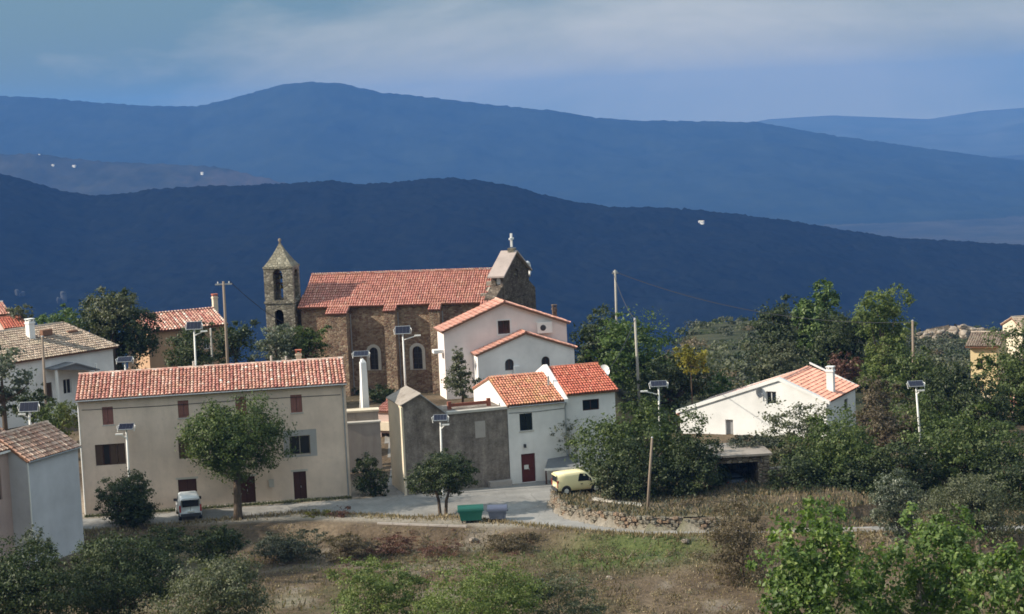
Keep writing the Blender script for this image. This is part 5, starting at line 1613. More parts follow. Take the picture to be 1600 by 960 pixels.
# --- below the road, left and middle
T('field_bush', 'dark bush on the slope below the round-crowned tree', 'bush', (292, 822, 380, 880), 127.0, 'leaf_dark', leaf=0.15, trunk=0.06, lumps=9)
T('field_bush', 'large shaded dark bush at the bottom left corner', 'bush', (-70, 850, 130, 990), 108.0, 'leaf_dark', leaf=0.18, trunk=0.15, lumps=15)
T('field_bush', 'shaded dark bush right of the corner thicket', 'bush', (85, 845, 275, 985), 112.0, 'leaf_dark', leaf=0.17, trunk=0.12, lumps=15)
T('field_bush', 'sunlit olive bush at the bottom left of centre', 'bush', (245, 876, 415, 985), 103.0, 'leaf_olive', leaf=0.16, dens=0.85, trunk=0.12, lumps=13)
T('field_bush', 'small leafy shrub in front of the grey house corner', 'bush', (36, 822, 80, 868), 121.0, 'leaf_silver', leaf=0.15, dens=0.5, trunk=0.04, lumps=6)
T('bramble', 'tall yellow-green bramble bush at bottom centre', 'bush', (650, 885, 850, 985), 100.0, 'leaf_poplar', leaf=0.14, dens=0.6, trunk=0.06, lumps=14)
T('bramble', 'green bramble bush left of bottom centre', 'bush', (515, 878, 680, 980), 103.0, 'leaf_poplar', leaf=0.15, dens=0.55, trunk=0.06, lumps=13)
T('bramble', 'dry yellowish bramble right of bottom centre', 'bush', (800, 900, 945, 985), 102.0, 'leaf_olive', leaf=0.13, dens=0.45, trunk=0.05, lumps=11)
T('verge_plant', 'yellow flowering weeds on the road verge', 'plant', (468, 798, 520, 824), 141.0, 'leaf_yellow', leaf=0.12, dens=0.45, trunk=0.02, lumps=7)
T('verge_plant', 'reddish weeds on the road verge', 'plant', (515, 793, 556, 822), 140.5, 'leaf_red', leaf=0.12, dens=0.45, trunk=0.02, lumps=7)
T('red_shrub', 'rusty red shrub on the slope left of the bins', 'bush', (575, 838, 662, 864), 131.0, 'leaf_red', leaf=0.12, dens=0.3, trunk=0.03, lumps=9)
T('red_shrub', 'dark red low shrub below the kerb', 'bush', (655, 845, 720, 868), 130.0, 'leaf_red', leaf=0.11, dens=0.22, trunk=0.03, lumps=7)
T('field_bush', 'low dull scrub added to darken the slope under the verge', 'bush', (395, 832, 505, 872), 130.5, 'leaf_scrub', leaf=0.13, dens=0.8, trunk=0.03, lumps=10)  # this scrub and the next are added to darken a shadowed slope
T('field_bush', 'low brown scrub added to darken the slope below the reddish weeds', 'bush', (495, 836, 590, 868), 130.0, 'leaf_brown', leaf=0.13, dens=0.6, trunk=0.03, lumps=10)
T('field_bush', 'dark scrub on the slope right of the clipped bush', 'bush', (215, 828, 300, 868), 128.5, 'leaf_dark', leaf=0.14, dens=0.8, trunk=0.03, lumps=10)
T('field_bush', 'dry grey scrub on the slope under the blue container', 'bush', (760, 836, 850, 862), 130.5, 'leaf_brown', leaf=0.12, dens=0.45, trunk=0.03, lumps=9)
# --- large-leaved figs in the foreground
T('fig_bush', 'large-leaved green fig bush in the right foreground', 'bush', (1185, 786, 1372, 1030), 78.0, 'leaf_fig', leaf=0.22, dens=1.1, trunk=0.1, fork=3, lumps=15, ratio=0.62, bark='bark_grey')
T('fig_bush', 'second large-leaved fig bush further right', 'bush', (1345, 800, 1525, 1020), 80.0, 'leaf_fig', leaf=0.22, dens=0.95, trunk=0.1, fork=3, lumps=14, ratio=0.62, bark='bark_grey')
T('fig_bush', 'fig bush in the bottom right corner', 'bush', (1488, 862, 1680, 1040), 76.0, 'leaf_fig', leaf=0.21, dens=0.9, trunk=0.1, fork=3, lumps=13, ratio=0.62, bark='bark_grey')

# --- uncountable cover: scrub on the far slope, dry grass and weeds in the field
def scrub():
    r = np.random.default_rng(5)
    sets = {'leaf_scrub': [], 'leaf_olive': [], 'leaf_dark': [], 'leaf_brown': []}
    kinds = list(sets)
    def put(x, y, s, mat):
        z = float(terr(x, y)); m = int(70 * s ** 1.6) + 14
        u = r.normal(0, 1, (m, 3)); u /= np.linalg.norm(u, axis=1, keepdims=True); u[:, 2] = np.abs(u[:, 2])
        lob = r.normal(0, 0.45, (5, 3)); lob[:, 2] = np.abs(lob[:, 2]) * 0.5
        c = np.array([x, y, z]) + (u * r.uniform(0.35, 0.75, (m, 1)) + lob[r.integers(0, 5, m)]) * s * np.array([1.1, 1.1, 0.85])
        sets[mat].append((c, u + r.normal(0, 0.5, (m, 3)), np.full(m, r.normal(0, 0.14))))
    n = 0
    while n < 1500:
        y = r.uniform(200, 385); x = y * r.uniform(0.062, 0.31)
        v = float(fbm(x, y, 38, 3, 77))
        if v < -0.22 and r.random() < 0.8:
            continue
        n += 1
        mat = kinds[int(np.searchsorted([0.5, 0.68, 0.88, 1.0], r.random()))]
        put(x, y, r.uniform(0.4, 1.0) if r.random() < 0.6 else r.uniform(1.0, 2.3), mat)
    for k in range(300):
        y = r.uniform(184, 207); x = y * r.uniform(-0.30, 0.06)
        put(x, y, r.uniform(0.4, 1.3), kinds[r.integers(0, 4)])
    labs = {'leaf_scrub': 'grey-green scrub covering the slope behind the village', 'leaf_olive': 'olive scrub scattered over the slope behind the village', 'leaf_dark': 'dark evergreen scrub dotted over the far slope', 'leaf_brown': 'brown dry scrub among the green on the far slope'}
    for mat, L in sets.items():
        o = leaf_mesh('scrub', np.concatenate([a[0] for a in L]), np.concatenate([a[1] for a in L]), 0.42, mat, None, 5, 0.75, np.concatenate([a[2] for a in L]))
        tag(o, labs[mat], 'scrub', kind='stuff')
scrub()
def blades(name, P, hgt, wid, mat, seed, label, cat, lean=0.35):
    r = np.random.default_rng(seed)
    n = len(P)
    a = r.uniform(0, 6.28, n); d = np.stack([np.cos(a), np.sin(a), np.zeros(n)], 1)
    h = (hgt * r.uniform(0.4, 1.3, n))[:, None]; w = (wid * r.uniform(0.6, 1.4, n))[:, None]
    l = r.normal(0, lean, (n, 2)); tip = P + np.column_stack([l * h, h[:, 0]])
    mid = (P + tip) / 2
    V = np.stack([P - d * w * 0.5, P + d * w * 0.5, mid + d * w * 0.4 + np.array([0, 0, 0.02]), tip], 1)
    o = arr_mesh(name, V.reshape(-1, 3), np.arange(n * 4).reshape(n, 4), mat, None, np.clip(r.normal(0.45, 0.22, n), 0, 1))
    tag(o, label, cat, kind='stuff')
def field_points(n, seed, y0, y1, dens):
    r = np.random.default_rng(seed)
    y = r.uniform(y0, y1, n); x = y * r.uniform(-0.285, 0.285, n)
    k = (y < edge_y(x) - 0.15) & (r.random(n) < dens(x, y))
    x, y = x[k], y[k]
    return np.column_stack([x, y, terr(x, y) - 0.03])
g_mask = lambda x, y: np.clip(np.exp(-(((x - (GA[0] + GB[0]) / 2) / 6.5) ** 2 + ((y - 127.5 - 0.10 * (x - 8)) / 4.2) ** 2) ** 1.5) + 0.12 * (fbm(x, y, 5.0, 3, 21) > 0.1), 0, 1)
blades('dry_grass', field_points(80000, 31, 92, 141, lambda x, y: np.clip(0.12 + 0.7 * (fbm(x, y, 4.0, 3, 12) > -0.1), 0, 1) * (1 - 0.8 * g_mask(x, y))), 0.17, 0.07, 'leaf_dry', 31, 'dry straw-coloured grass over the field', 'grass')
blades('green_grass', field_points(90000, 32, 92, 141, g_mask), 0.17, 0.07, 'leaf_bright', 32, 'short green grass patches in the field', 'grass')
blades('weeds', field_points(26000, 33, 90, 140.5, lambda x, y: 1.0 * (fbm(x, y, 3.2, 3, 55) > 0.12)), 0.4, 0.10, 'leaf_brown', 33, 'brown weeds and dead stalks in the field', 'weeds', 0.5)
def tufts(name, n, seed, mat, label, cat, smin, smax, leaf, ydens):
    r = np.random.default_rng(seed); C = []; NN = []; TC = []
    k = 0
    while k < n:
        y = r.uniform(94, 140); x = y * r.uniform(-0.28, 0.28)
        if y > float(edge_y(x)) - 0.4 or r.random() > ydens(x, y):
            continue
        k += 1
        s_ = r.uniform(smin, smax); m = int(26 + 60 * s_)
        u = r.normal(0, 1, (m, 3)); u /= np.linalg.norm(u, axis=1, keepdims=True); u[:, 2] = np.abs(u[:, 2])
        C.append(np.array([x, y, float(terr(x, y))]) + u * s_ * r.uniform(0.4, 1.05, (m, 1)) * np.array([1.2, 1.2, 0.9])); NN.append(u + r.normal(0, 0.5, (m, 3))); TC.append(np.full(m, r.normal(0, 0.15)))
    o = leaf_mesh(name, np.concatenate(C), np.concatenate(NN), leaf, mat, None, seed, 0.4, np.concatenate(TC))
    tag(o, label, cat, kind='stuff')
pm_ = lambda x, y: 0.15 + 0.85 * float(fbm(x, y, 6.0, 3, 88) > 0.0)
tufts('dry_tufts', 620, 41, 'leaf_dry', 'pale dry tussocks scattered over the field', 'weeds', 0.18, 0.5, 0.13, pm_)
tufts('brown_tufts', 520, 42, 'leaf_brown', 'brown dead thistles scattered over the field', 'weeds', 0.2, 0.6, 0.12, pm_)
tufts('green_tufts', 260, 43, 'leaf_olive', 'olive green weeds scattered over the field', 'weeds', 0.18, 0.5, 0.12, pm_)
tufts('red_tufts', 110, 44, 'leaf_red', 'reddish weeds on the slope below the kerb', 'weeds', 0.18, 0.45, 0.11, lambda x, y: 1.0 if (-13 < x < 1 and 125 < y < 135) else 0.02)
def verge_points(n, seed):
    r = np.random.default_rng(seed)
    P = []
    for a, b in zip(ROADPIX[22:-1], ROADPIX[23:]):
        pa, pb = GZ(a[0], a[1]), GZ(b[0], b[1])
        m = int(n * np.linalg.norm(pb - pa) / 120)
        t = r.random(m)[:, None]; q = pa + (pb - pa) * t
        q[:, 1] -= np.abs(r.normal(0, 0.7, m)); P.append(q)
    P = np.concatenate(P); P[:, 2] = terr(P[:, 0], P[:, 1]) - 0.02
    return P
blades('verge_grass', verge_points(9000, 34), 0.28, 0.08, 'leaf_dry', 34, 'dry grass along the lower edge of the road', 'grass')
def bank_points(n, seed):
    r = np.random.default_rng(seed)
    xs = [p[0] for p in PARK]; ys = [p[1] for p in PARK]
    x = r.uniform(min(xs), max(xs) + 12, n); y = r.uniform(min(ys) - 2, max(ys) - 3, n)
    k = (in_poly(x, y, PARK) | (x > max(xs) - 6)) & (y > edge_y(x) + 2.2) & (r.random(n) < 0.35 + 0.65 * (fbm(x, y, 3.0, 3, 66) > 0))
    x, y = x[k], y[k]
    return np.column_stack([x, y, terr(x, y) + np.where(in_poly(x, y, PARK), 0.83, -0.02)])
blades('bank_grass', bank_points(36000, 37), 0.24, 0.07, 'leaf_dry', 37, 'dry grass on the bank between the garage and the road', 'grass')
blades('bank_weeds', bank_points(14000, 38), 0.35, 0.10, 'leaf_scrub', 38, 'dull green weeds on the bank below the stone garage', 'weeds', 0.5)
def wall_foot():
    r = np.random.default_rng(35); P = []
    for k in range(2600):
        u = r.uniform(0, WA); P.append(fA.pt(u, -0.4 - abs(r.normal(0, 0.22)), 0.0))
    return np.array(P)
blades('wall_weeds', wall_foot(), 0.22, 0.08, 'leaf_olive', 36, 'weeds at the foot of the long beige house', 'weeds')

# --- granite outcrop on the right skyline
def boulder_mesh(seed):
    import bmesh
    bm = bmesh.new(); bmesh.ops.create_icosphere(bm, subdivisions=2, radius=1.0)
    r = np.random.default_rng(seed)
    dirs = r.normal(0, 1, (9, 3)); dirs[0] = (0.1, 0.1, 1.2); dirs /= np.linalg.norm(dirs, axis=1, keepdims=True); cut = r.uniform(0.5, 0.85, 9)
    for v in bm.verts:
        p = np.array(v.co)
        for d, c in zip(dirs, cut):
            q = p.dot(d)
            if q > c:
                p = p - d * (q - c) * 0.85
        p *= 1 + r.uniform(-0.09, 0.09)
        v.co = p
    me = bpy.data.meshes.new('boulder'); bm.to_mesh(me); bm.free()
    me.materials.append(MATS['granite'])
    return me
BM = [boulder_mesh(k) for k in range(4)]
def outcrop():
    c = PY(1492, 520, 345.0)
    root = thing('rock_outcrop', 'pale granite outcrop on the skyline at right', 'rocks', (c[0], c[1], c[2]), 0)
    r = random.Random(4)
    spots = [(1505, 497, 9, 5), (1521, 501, 7, 4), (1490, 512, 12, 9), (1507, 520, 14, 11), (1528, 519, 9, 9), (1470, 514, 8, 5), (1455, 507, 7, 4), (1437, 508, 8, 4), (1462, 526, 9, 7), (1482, 538, 7, 6), (1447, 519, 7, 5), (1512, 540, 9, 6), (1535, 507, 6, 4), (1475, 502, 5, 3), (1540, 530, 7, 6)]
    for k, (a, b, w, h) in enumerate(spots):
        p = PY(a, b, 345.0 - (b - 495) * 0.35 + r.uniform(-2, 2))
        o = bpy.data.objects.new('boulder', BM[k % 4]); COL.objects.link(o); o.parent = root
        o.location = tuple(p - np.array(c) - np.array([0, 0, 0.55 + (1.05 if b < 510 else 0.0)]))
        s = 345 / FPX
        o.scale = (w * s * 0.8, w * s * 0.8, h * s * 0.95); o.rotation_euler = (r.uniform(-.3, .3), r.uniform(-.3, .3), r.uniform(0, 6))
    p = np.array([c[0], c[1], 0])
    zb = float(terr(c[0], c[1])) - 3 - c[2]
    # the bedrock mound that carries the boulders
    mb = MB(); n = 18
    rings = []
    for (rr, z) in ((12.5, zb), (10.0, -3.4), (7.6, -0.9), (4.5, 0.4), (1.0, 1.0)):
        rings.append(mb.add([(math.cos(2 * math.pi * q / n) * rr * (1 + 0.18 * math.sin(q * 2.3 + z)), math.sin(2 * math.pi * q / n) * rr * 0.7, z + 0.5 * math.sin(q * 1.7 + rr)) for q in range(n)]))
    for r0, r1 in zip(rings[:-1], rings[1:]):
        for q in range(n):
            mb.f.append((r0 + q, r0 + (q + 1) % n, r1 + (q + 1) % n, r1 + q))
    mb.build('bedrock', 'rubble', root)
outcrop()
# pale crags low on the dark hill at the left edge
def crags():
    m_plain('crag_rock', (0.075, 0.08, 0.085), 0.95, 0.05)
    r = random.Random(8)
    for (a, b, w, h, nb, lab) in ((40, 464, 26, 15, 6, 'wider of two faint pale crags on the dark hill at left'), (96, 468, 10, 12, 4, 'narrower faint pale crag on the dark hill at left')):
        p = hill_hit('near_hill', a, b); s = p[1] / FPX
        root = thing('crag', lab, 'rock', p)
        for k in range(nb):
            me = BM[k % 4].copy(); me.materials.clear(); me.materials.append(MATS['crag_rock'])
            o = bpy.data.objects.new('boulder', me); COL.objects.link(o); o.parent = root
            o.location = (r.uniform(-w, w) * s * 0.6, r.uniform(-4, 4), r.uniform(-h, h) * s * 0.5)
            q = s * r.uniform(5, 9)
            o.scale = (q * 0.8, q * 0.6, q * 1.3); o.rotation_euler = (r.uniform(-.3, .3), r.uniform(-.3, .3), r.uniform(0, 6))
crags()

# ================================================================ street furniture
def solar_lamp(foot, top, w_px, depth, label, arm=None, tilt=25, rz=0.0, arm_len=0.9, hidden_foot=True):
    """foot (px, py) and panel centre (px, py) at depth; pole down to the ground"""
    t = PY(top[0], top[1], depth); b = PY(foot[0], foot[1], depth)
    gz = zt(t)
    root = thing('solar_street_lamp', label, 'street lamp', (t[0] + (b[0] - t[0]) * 0.9, t[1], min(gz, b[2])), rz, 'solar street lamps')
    k = depth / FPX
    H = t[2] - root.location.z
    dx = t[0] - root.location.x
    c, s_ = math.cos(-rz), math.sin(-rz)
    top_l = np.array([dx * c, dx * s_, H])
    MB().tube([(0, 0, -0.4), (0, 0, 0.9)], [0.11, 0.11], 10).build('base', 'white_paint', root)
    MB().tube([(0, 0, 0.5), tuple(top_l * [0.5, 0.5, 0.5]), tuple(top_l - [0, 0, 0.1])], [0.10, 0.085, 0.07], 10).build('pole', 'white_paint', root, True)
    w = w_px * k / 2; d = 0.42; an = math.radians(tilt)
    def pp(u, v, h):
        return top_l + np.array([u, v * math.cos(an) - h * math.sin(an), v * math.sin(an) + h * math.cos(an)])
    mb = MB(); mb.prism([pp(-w, -d, 0.03), pp(w, -d, 0.03), pp(w, d, 0.03), pp(-w, d, 0.03)], pp(0, 0, -0.03) - pp(0, 0, 0.03))
    fr = mb.build('panel_frame', 'zinc', root)
    n = 4
    for q in range(n):
        a0 = -w + 0.035 + 2 * (w - 0.035) * q / n + 0.005; a1 = -w + 0.035 + 2 * (w - 0.035) * (q + 1) / n - 0.005
        mb = MB(); mb.prism([pp(a0, -d + 0.05, 0.042), pp(a1, -d + 0.05, 0.042), pp(a1, d - 0.05, 0.042), pp(a0, d - 0.05, 0.042)], pp(0, 0, 0.031) - pp(0, 0, 0.042))
        mb.build('solar_cell', 'solar_cell', fr)
    for sg in (-1, 1):
        MB().tube([pp(sg * w, d * 0.6, -0.02), pp(sg * (w + 0.12), 0, 0.05), pp(sg * (w + 0.04), -d * 0.7, -0.25)], 0.03, 5).build('bracket', 'white_paint', root)
    if arm is not None:
        z = H - 0.9
        e = np.array([arm * arm_len, -0.25, z + 0.38])
        MB().tube([top_l * (z / H), (arm * arm_len * 0.5 + top_l[0], -0.1, z + 0.2), tuple(e + [top_l[0], 0, 0])], [0.05, 0.045, 0.04], 8).build('arm', 'white_paint', root)
        e = e + [top_l[0], 0, 0]
        lo = MB().box(e[0] - 0.28, e[1] - 0.1, e[2] - 0.04, e[0] + 0.28, e[1] + 0.1, e[2] + 0.06).build('lamp_head', 'white_paint', root)
        MB().box(e[0] - 0.22, e[1] - 0.08, e[2] - 0.055, e[0] + 0.22, e[1] + 0.08, e[2] - 0.042).build('lamp_glass', 'lamp_clear', lo)
    return root
solar_lamp((202, 760), (197, 667), 24, 144.0, 'solar street lamp behind the dark clipped bush', arm=-1, arm_len=0.5)
solar_lamp((692, 775), (688, 653), 22, 146.5, 'solar street lamp before the stained concrete building', arm=1, arm_len=0.4)
solar_lamp((634, 612), (629, 516), 24, 168.0, 'solar street lamp with long arm before the third church bay', arm=1, arm_len=1.3, tilt=50)
solar_lamp((561, 645), (564, 553), 24, 163.0, 'solar street lamp behind the white obelisk', arm=None)
solar_lamp((305, 590), (303, 509), 24, 168.0, 'tall white solar street lamp behind the beige roof', arm=1, arm_len=0.9, tilt=50)
solar_lamp((47, 690), (45, 636), 30, 145.0, 'solar street lamp above the roof of the grey house', arm=-1, arm_len=0.5, tilt=55)
solar_lamp((196, 600), (195, 562), 24, 165.0, 'solar street lamp peeping over the left end of the beige roof')
solar_lamp((1029, 660), (1029, 600), 26, 152.0, 'solar street lamp rising out of the spreading tree', arm=-1, arm_len=1.2)
solar_lamp((1441, 722), (1431, 600), 24, 152.5, 'lone solar street lamp among the bushes at right', arm=1, arm_len=0.35)
# switch box on the last one
p = PY(1446, 720, 152.2)
root = thing('switch_box', 'pale grey switch box at the foot of the right street lamp', 'box', (p[0], p[1], zt(p)))
MB().box(-0.32, -0.2, -0.3, 0.32, 0.2, p[2] - zt(p) + 0.55).build('cabinet', 'concrete_pale', root)
MB().box(-0.27, -0.215, 0.2, 0.27, -0.203, p[2] - zt(p) + 0.45).build('cabinet_door', 'grey_metal', root)

def pole(name, foot, top, depth, label, mat, r0=0.13, r1=0.09, bar=None, ins=0, gz=None):
    t = PY(top[0], top[1], depth); b = PY(foot[0], foot[1], depth)
    g = min(zt(b), b[2]) if gz is None else gz
    root = thing(name, label, 'pole', (b[0], b[1], g), 0, 'poles')
    dx = t[0] - b[0]; H = t[2] - g
    MB().tube([(0, 0, -0.4), (dx * 0.5, 0, H * 0.5), (dx, 0, H)], [r0, (r0 + r1) / 2, r1], 10).build('shaft', mat, root, True)
    if bar:
        w, dz = bar
        MB().box(dx - w, -0.06, H - dz - 0.06, dx + w, 0.06, H - dz + 0.06).build('crossarm', 'grey_metal', root)
        for q in range(ins):
            u = dx - w + 2 * w * (q + 0.5) / ins
            MB().tube([(u, 0, H - dz + 0.06), (u, 0, H - dz + 0.14), (u, 0, H - dz + 0.26)], [0.03, 0.06, 0.03], 6).build('insulator', 'lamp_clear', root)
    else:
        MB().tube([(dx, 0, H), (dx, 0, H + 0.06)], [r1 * 1.15, r1 * 0.6], 10).build('pole_cap', 'grey_metal', root)
    return np.array([b[0] + dx, b[1], t[2]])
wA = pole('utility_pole', (357, 600), (349, 440), 170.0, 'tall wooden pole with crossarm right of the ochre house', 'wood_pole', 0.15, 0.11, (0.75, 0.25), 3)
pole('utility_pole', (333, 600), (329, 514), 171.0, 'short pale pole left of the tall wooden pole', 'concrete_pole', 0.1, 0.08)
wB = pole('utility_pole', (965, 560), (961, 422), 205.0, 'pale topped pole on the skyline right of the church', 'concrete_pole', 0.15, 0.11, (0.35, 0.35), 2)
wC = pole('utility_pole', (1000, 640), (992, 498), 175.0, 'concrete pole standing before the sunlit green tree', 'concrete_pole', 0.15, 0.11)
wD = pole('utility_pole', (1011, 826), (1019, 684), 134.6, 'thin leaning grey pole at the end of the stone wall', 'wood_pole', 0.12, 0.08, gz=-0.1)
wE = pole('utility_pole', (1428, 640), (1426, 501), 188.0, 'lone grey pole right of the poplar', 'wood_pole', 0.15, 0.11)
wF = pole('utility_pole', (72, 660), (66, 526), 158.0, 'dark wooden pole before the hipped house', 'wood_pole', 0.13, 0.1)
def wire(a, b, sag, label, r=0.032):
    a = np.array(a); b = np.array(b)
    pts = [a + (b - a) * t - np.array([0, 0, sag * 4 * t * (1 - t)]) for t in np.linspace(0, 1, 17)]
    o = thing('overhead_wire', label, 'wire', a)
    MB().tube([p - a for p in pts], r, 4, False).build('cable', 'wire_black', o)
wire(wB + [0.2, 0, -0.3], wE + [0, 0, -0.2], 1.6, 'overhead wire from the skyline pole to the lone pole at right', 0.03)
wire(wB + [-0.2, 0, -0.3], wC + [0, 0, -0.1], 0.6, 'overhead wire dropping from skyline pole to concrete pole')
wire(wA + [0.6, 0, -0.05], np.array(fE.pt(0.2, -0.7, 6.5)), 0.5, 'overhead wire from the tall wooden pole to the bell tower')
wire(wC + [0.0, 0, -0.1], np.array(fG.pt(9.2, 2.0, 8.0)), 0.4, 'overhead wire from concrete pole to the red roof')

# dishes
def dish(p, r, label, mat, aim, mast=0.5):
    root = thing('satellite_dish', label, 'satellite dish', p)
    a = np.array(aim, float); a /= np.linalg.norm(a)
    u = np.cross(a, [0, 0, 1.0]); u /= np.linalg.norm(u); v = np.cross(u, a)
    mb = MB(); n = 20; c = np.array([0, 0, mast]); rings = []
    for t in (0.02, 0.35, 0.7, 1.0):
        rings.append(mb.add([c + (u * math.cos(2 * math.pi * q / n) + v * 1.12 * math.sin(2 * math.pi * q / n)) * r * t + a * (r * 0.32 * t * t) for q in range(n)]))
    for r0, r1 in zip(rings[:-1], rings[1:]):
        for q in range(n):
            mb.f.append((r0 + q, r0 + (q + 1) % n, r1 + (q + 1) % n, r1 + q))
    mb.f.append(tuple(rings[0] + q for q in range(n)))
    mb.build('reflector', mat, root, True)
    MB().tube([c - v * r + a * r * 0.3, c - v * r * 0.4 + a * r * 1.1], 0.025, 5).build('feed_arm', 'grey_metal', root)
    MB().tube([c - v * r * 0.4 + a * r * 1.0, c - v * r * 0.35 + a * r * 1.2], 0.06, 8).build('receiver', 'grey_metal', root)
    MB().tube([(0, 0, -0.5), (0, 0, mast * 0.6), tuple(c - a * 0.05)], 0.04, 6).build('mast', 'grey_metal', root)
p = PY(945, 590, 158.5)
dish(p, 0.5, 'big white satellite dish above the red roof', 'dish_white', (-0.35, -0.9, 0.25), 0.5)
p = np.array(fJ.pt(*[fJ.uv(1187, 614)[0], -0.25, fJ.uv(1187, 614)[1]]))
dish(p, 0.42, 'dark grey satellite dish on the bright white gable', 'dish_grey', (0.5, -0.75, 0.2), 0.05)

# ================================================================ vehicles
def van(name, label, cat, loc, heading, paint, length=4.1, width=1.72, height=1.8, low=False):
    """nose along local +y; body is a loft of rounded sections"""
    root = thing(name, label, cat, loc, heading)
    k = length / 4.1; hw = width / 2; h = height / 1.8
    # y, sill, waist, roof, half width at sill / waist / roof
    S = [(0.0, 0.42, 0.98, 1.70, .80, .86, .70), (0.06, 0.34, 1.0, 1.76, .84, .88, .72), (0.8, 0.30, 1.02, 1.82, .86, .90, .74), (1.9, 0.30, 1.02, 1.84, .86, .90, .74),
         (2.35, 0.30, 1.03, 1.80, .86, .90, .73), (2.65, 0.30, 1.03, 1.66, .86, .90, .72), (3.15, 0.30, 1.02, 1.10, .86, .89, .74), (3.75, 0.32, 0.86, 0.92, .85, .86, .70), (4.02, 0.36, 0.74, 0.78, .80, .80, .62), (4.1, 0.42, 0.62, 0.66, .70, .70, .55)]
    if low:
        S = [(0.0, 0.42, 0.85, 0.98, .74, .80, .66), (0.25, 0.32, 0.88, 1.08, .82, .86, .62), (0.75, 0.28, 0.90, 1.42, .84, .88, .58), (1.6, 0.28, 0.90, 1.48, .84, .88, .60), (2.2, 0.28, 0.90, 1.42, .84, .88, .58),
             (2.95, 0.28, 0.90, 0.98, .84, .87, .64), (3.7, 0.30, 0.78, 0.84, .83, .84, .66), (4.02, 0.36, 0.66, 0.7, .78, .78, .6), (4.1, 0.42, 0.56, 0.6, .68, .68, .52)]
    mb = MB(); rings = []
    for (y, zs, zw, zr, a, b, c) in S:
        y *= k; zs *= h; zw *= h; zr *= h; a *= hw / .9; b *= hw / .9; c *= hw / .9
        half = [(a * 0.9, zs), (a, zs + 0.08), (b, zs + (zw - zs) * 0.55), (b * 0.985, zw), (b * 0.4 + c * 0.6, zw + (zr - zw) * 0.62), (c, zr - (zr - zw) * 0.1), (c * 0.82, zr)]
        pts = [(x, y, z) for x, z in half] + [(-x, y, z) for x, z in reversed(half)]
        rings.append(mb.add(pts))
    n = 14
    for r0, r1 in zip(rings[:-1], rings[1:]):
        for q in range(n):
            mb.f.append((r0 + q, r0 + (q + 1) % n, r1 + (q + 1) % n, r1 + q))
    mb.f.append(tuple(rings[0] + q for q in range(n))); mb.f.append(tuple(rings[-1] + q for q in range(n - 1, -1, -1)))
    body = mb.build('body', paint, root, True)
    me = body.data
    me.polygons.foreach_set('use_smooth', np.ones(len(me.polygons), bool))
    def sec(y):
        ys = [s[0] * k for s in S]
        g = lambda j: float(np.interp(y, ys, [s[j] for s in S]))
        return g(1) * h, g(2) * h, g(3) * h, g(4) * hw / .9, g(5) * hw / .9, g(6) * hw / .9
    def side(y, t, sg, off=0.012):
        zs, zw, zr, a, b, c = sec(y)
        x = b * 0.985 + (b * 0.4 + c * 0.6 - b * 0.985) * min(1, t / 0.62) + (c - (b * 0.4 + c * 0.6)) * max(0, (t - 0.62) / 0.28)
        return (sg * (x + off), y, zw + (zr - zw) * t)
    def side_glass(y0, y1, y0t, y1t, t0, t1, nm='side_window'):
        for sg in (-1, 1):
            q = [side(y0, t0, sg), side(y1, t0, sg), side((y1 + y1t) / 2, 0.6, sg), side(y1t, t1, sg), side(y0t, t1, sg), side((y0 + y0t) / 2, 0.6, sg)]
            mb = MB(); mb.poly(*q); mb.build(nm, 'glass_dark', root)
    if low:
        side_glass(0.8, 1.55, 0.95, 1.55, 0.08, 0.8); side_glass(1.62, 2.6, 1.62, 2.15, 0.08, 0.8)
    else:
        side_glass(1.75 * k, 2.95 * k, 1.95 * k, 2.5 * k, 0.06, 0.82)
    # windscreen and rear window
    yb, yt = (2.9, 2.25) if low else (3.1, 2.68)
    z0, z1 = sec(yb * k), sec(yt * k)
    mb = MB(); mb.poly((-z0[5] * .95, yb * k + 0.03, z0[2] + 0.0), (z0[5] * .95, yb * k + 0.03, z0[2] + 0.0), (z1[5] * .85, yt * k + 0.05, z1[2] + 0.01), (-z1[5] * .85, yt * k + 0.05, z1[2] + 0.01)); mb.build('windscreen', 'glass_dark', root)
    zs, zw, zr, a, b, c = sec(0.0)
    if not low:
        mb = MB(); mb.box(-c * 0.9, -0.02, zw + 0.10, c * 0.9, 0.012, zr - 0.16); mb.build('rear_window', 'glass_dark', root)
        mb = MB(); mb.box(-0.012, -0.014, zs + 0.1, 0.012, -0.003, zr - 0.05); mb.build('door_seam', 'car_trim', root)
        mb = MB(); mb.box(-c * 0.95, -0.06, zr - 0.10, c * 0.95, 0.02, zr - 0.03); mb.build('roof_spoiler', paint, root)
    else:
        y2 = 0.70; a2 = sec(y2)
        mb = MB(); mb.poly((-c * .9, 0.27, 1.09), (c * .9, 0.27, 1.09), (a2[5] * .9, y2, a2[2] - 0.02), (-a2[5] * .9, y2, a2[2] - 0.02)); mb.build('rear_window', 'glass_dark', root)
    for sg in (-1, 1):
        MB().box(sg * b * 0.93 - 0.07, -0.025, zw - 0.28, sg * b * 0.93 + 0.05, 0.08, zw + 0.22).build('tail_light', 'tail_red', root)
        f_ = sec(3.95 * k)
        MB().box(sg * f_[4] * 0.8 - 0.16, 3.93 * k, f_[1] - 0.14, sg * f_[4] * 0.8 + 0.12, 4.06 * k, f_[1] + 0.02).build('headlight', 'lamp_clear', root)
        m = side(2.75 * k if not low else 2.5, 0.12, sg)
        MB().box(m[0] - 0.02 if sg > 0 else m[0] - 0.2, m[1] - 0.05, m[2] - 0.02, m[0] + 0.2 if sg > 0 else m[0] + 0.02, m[1] + 0.06, m[2] + 0.18).build('wing_mirror', 'car_trim', root)
        dy = side(2.0 * k, -0.25, sg)
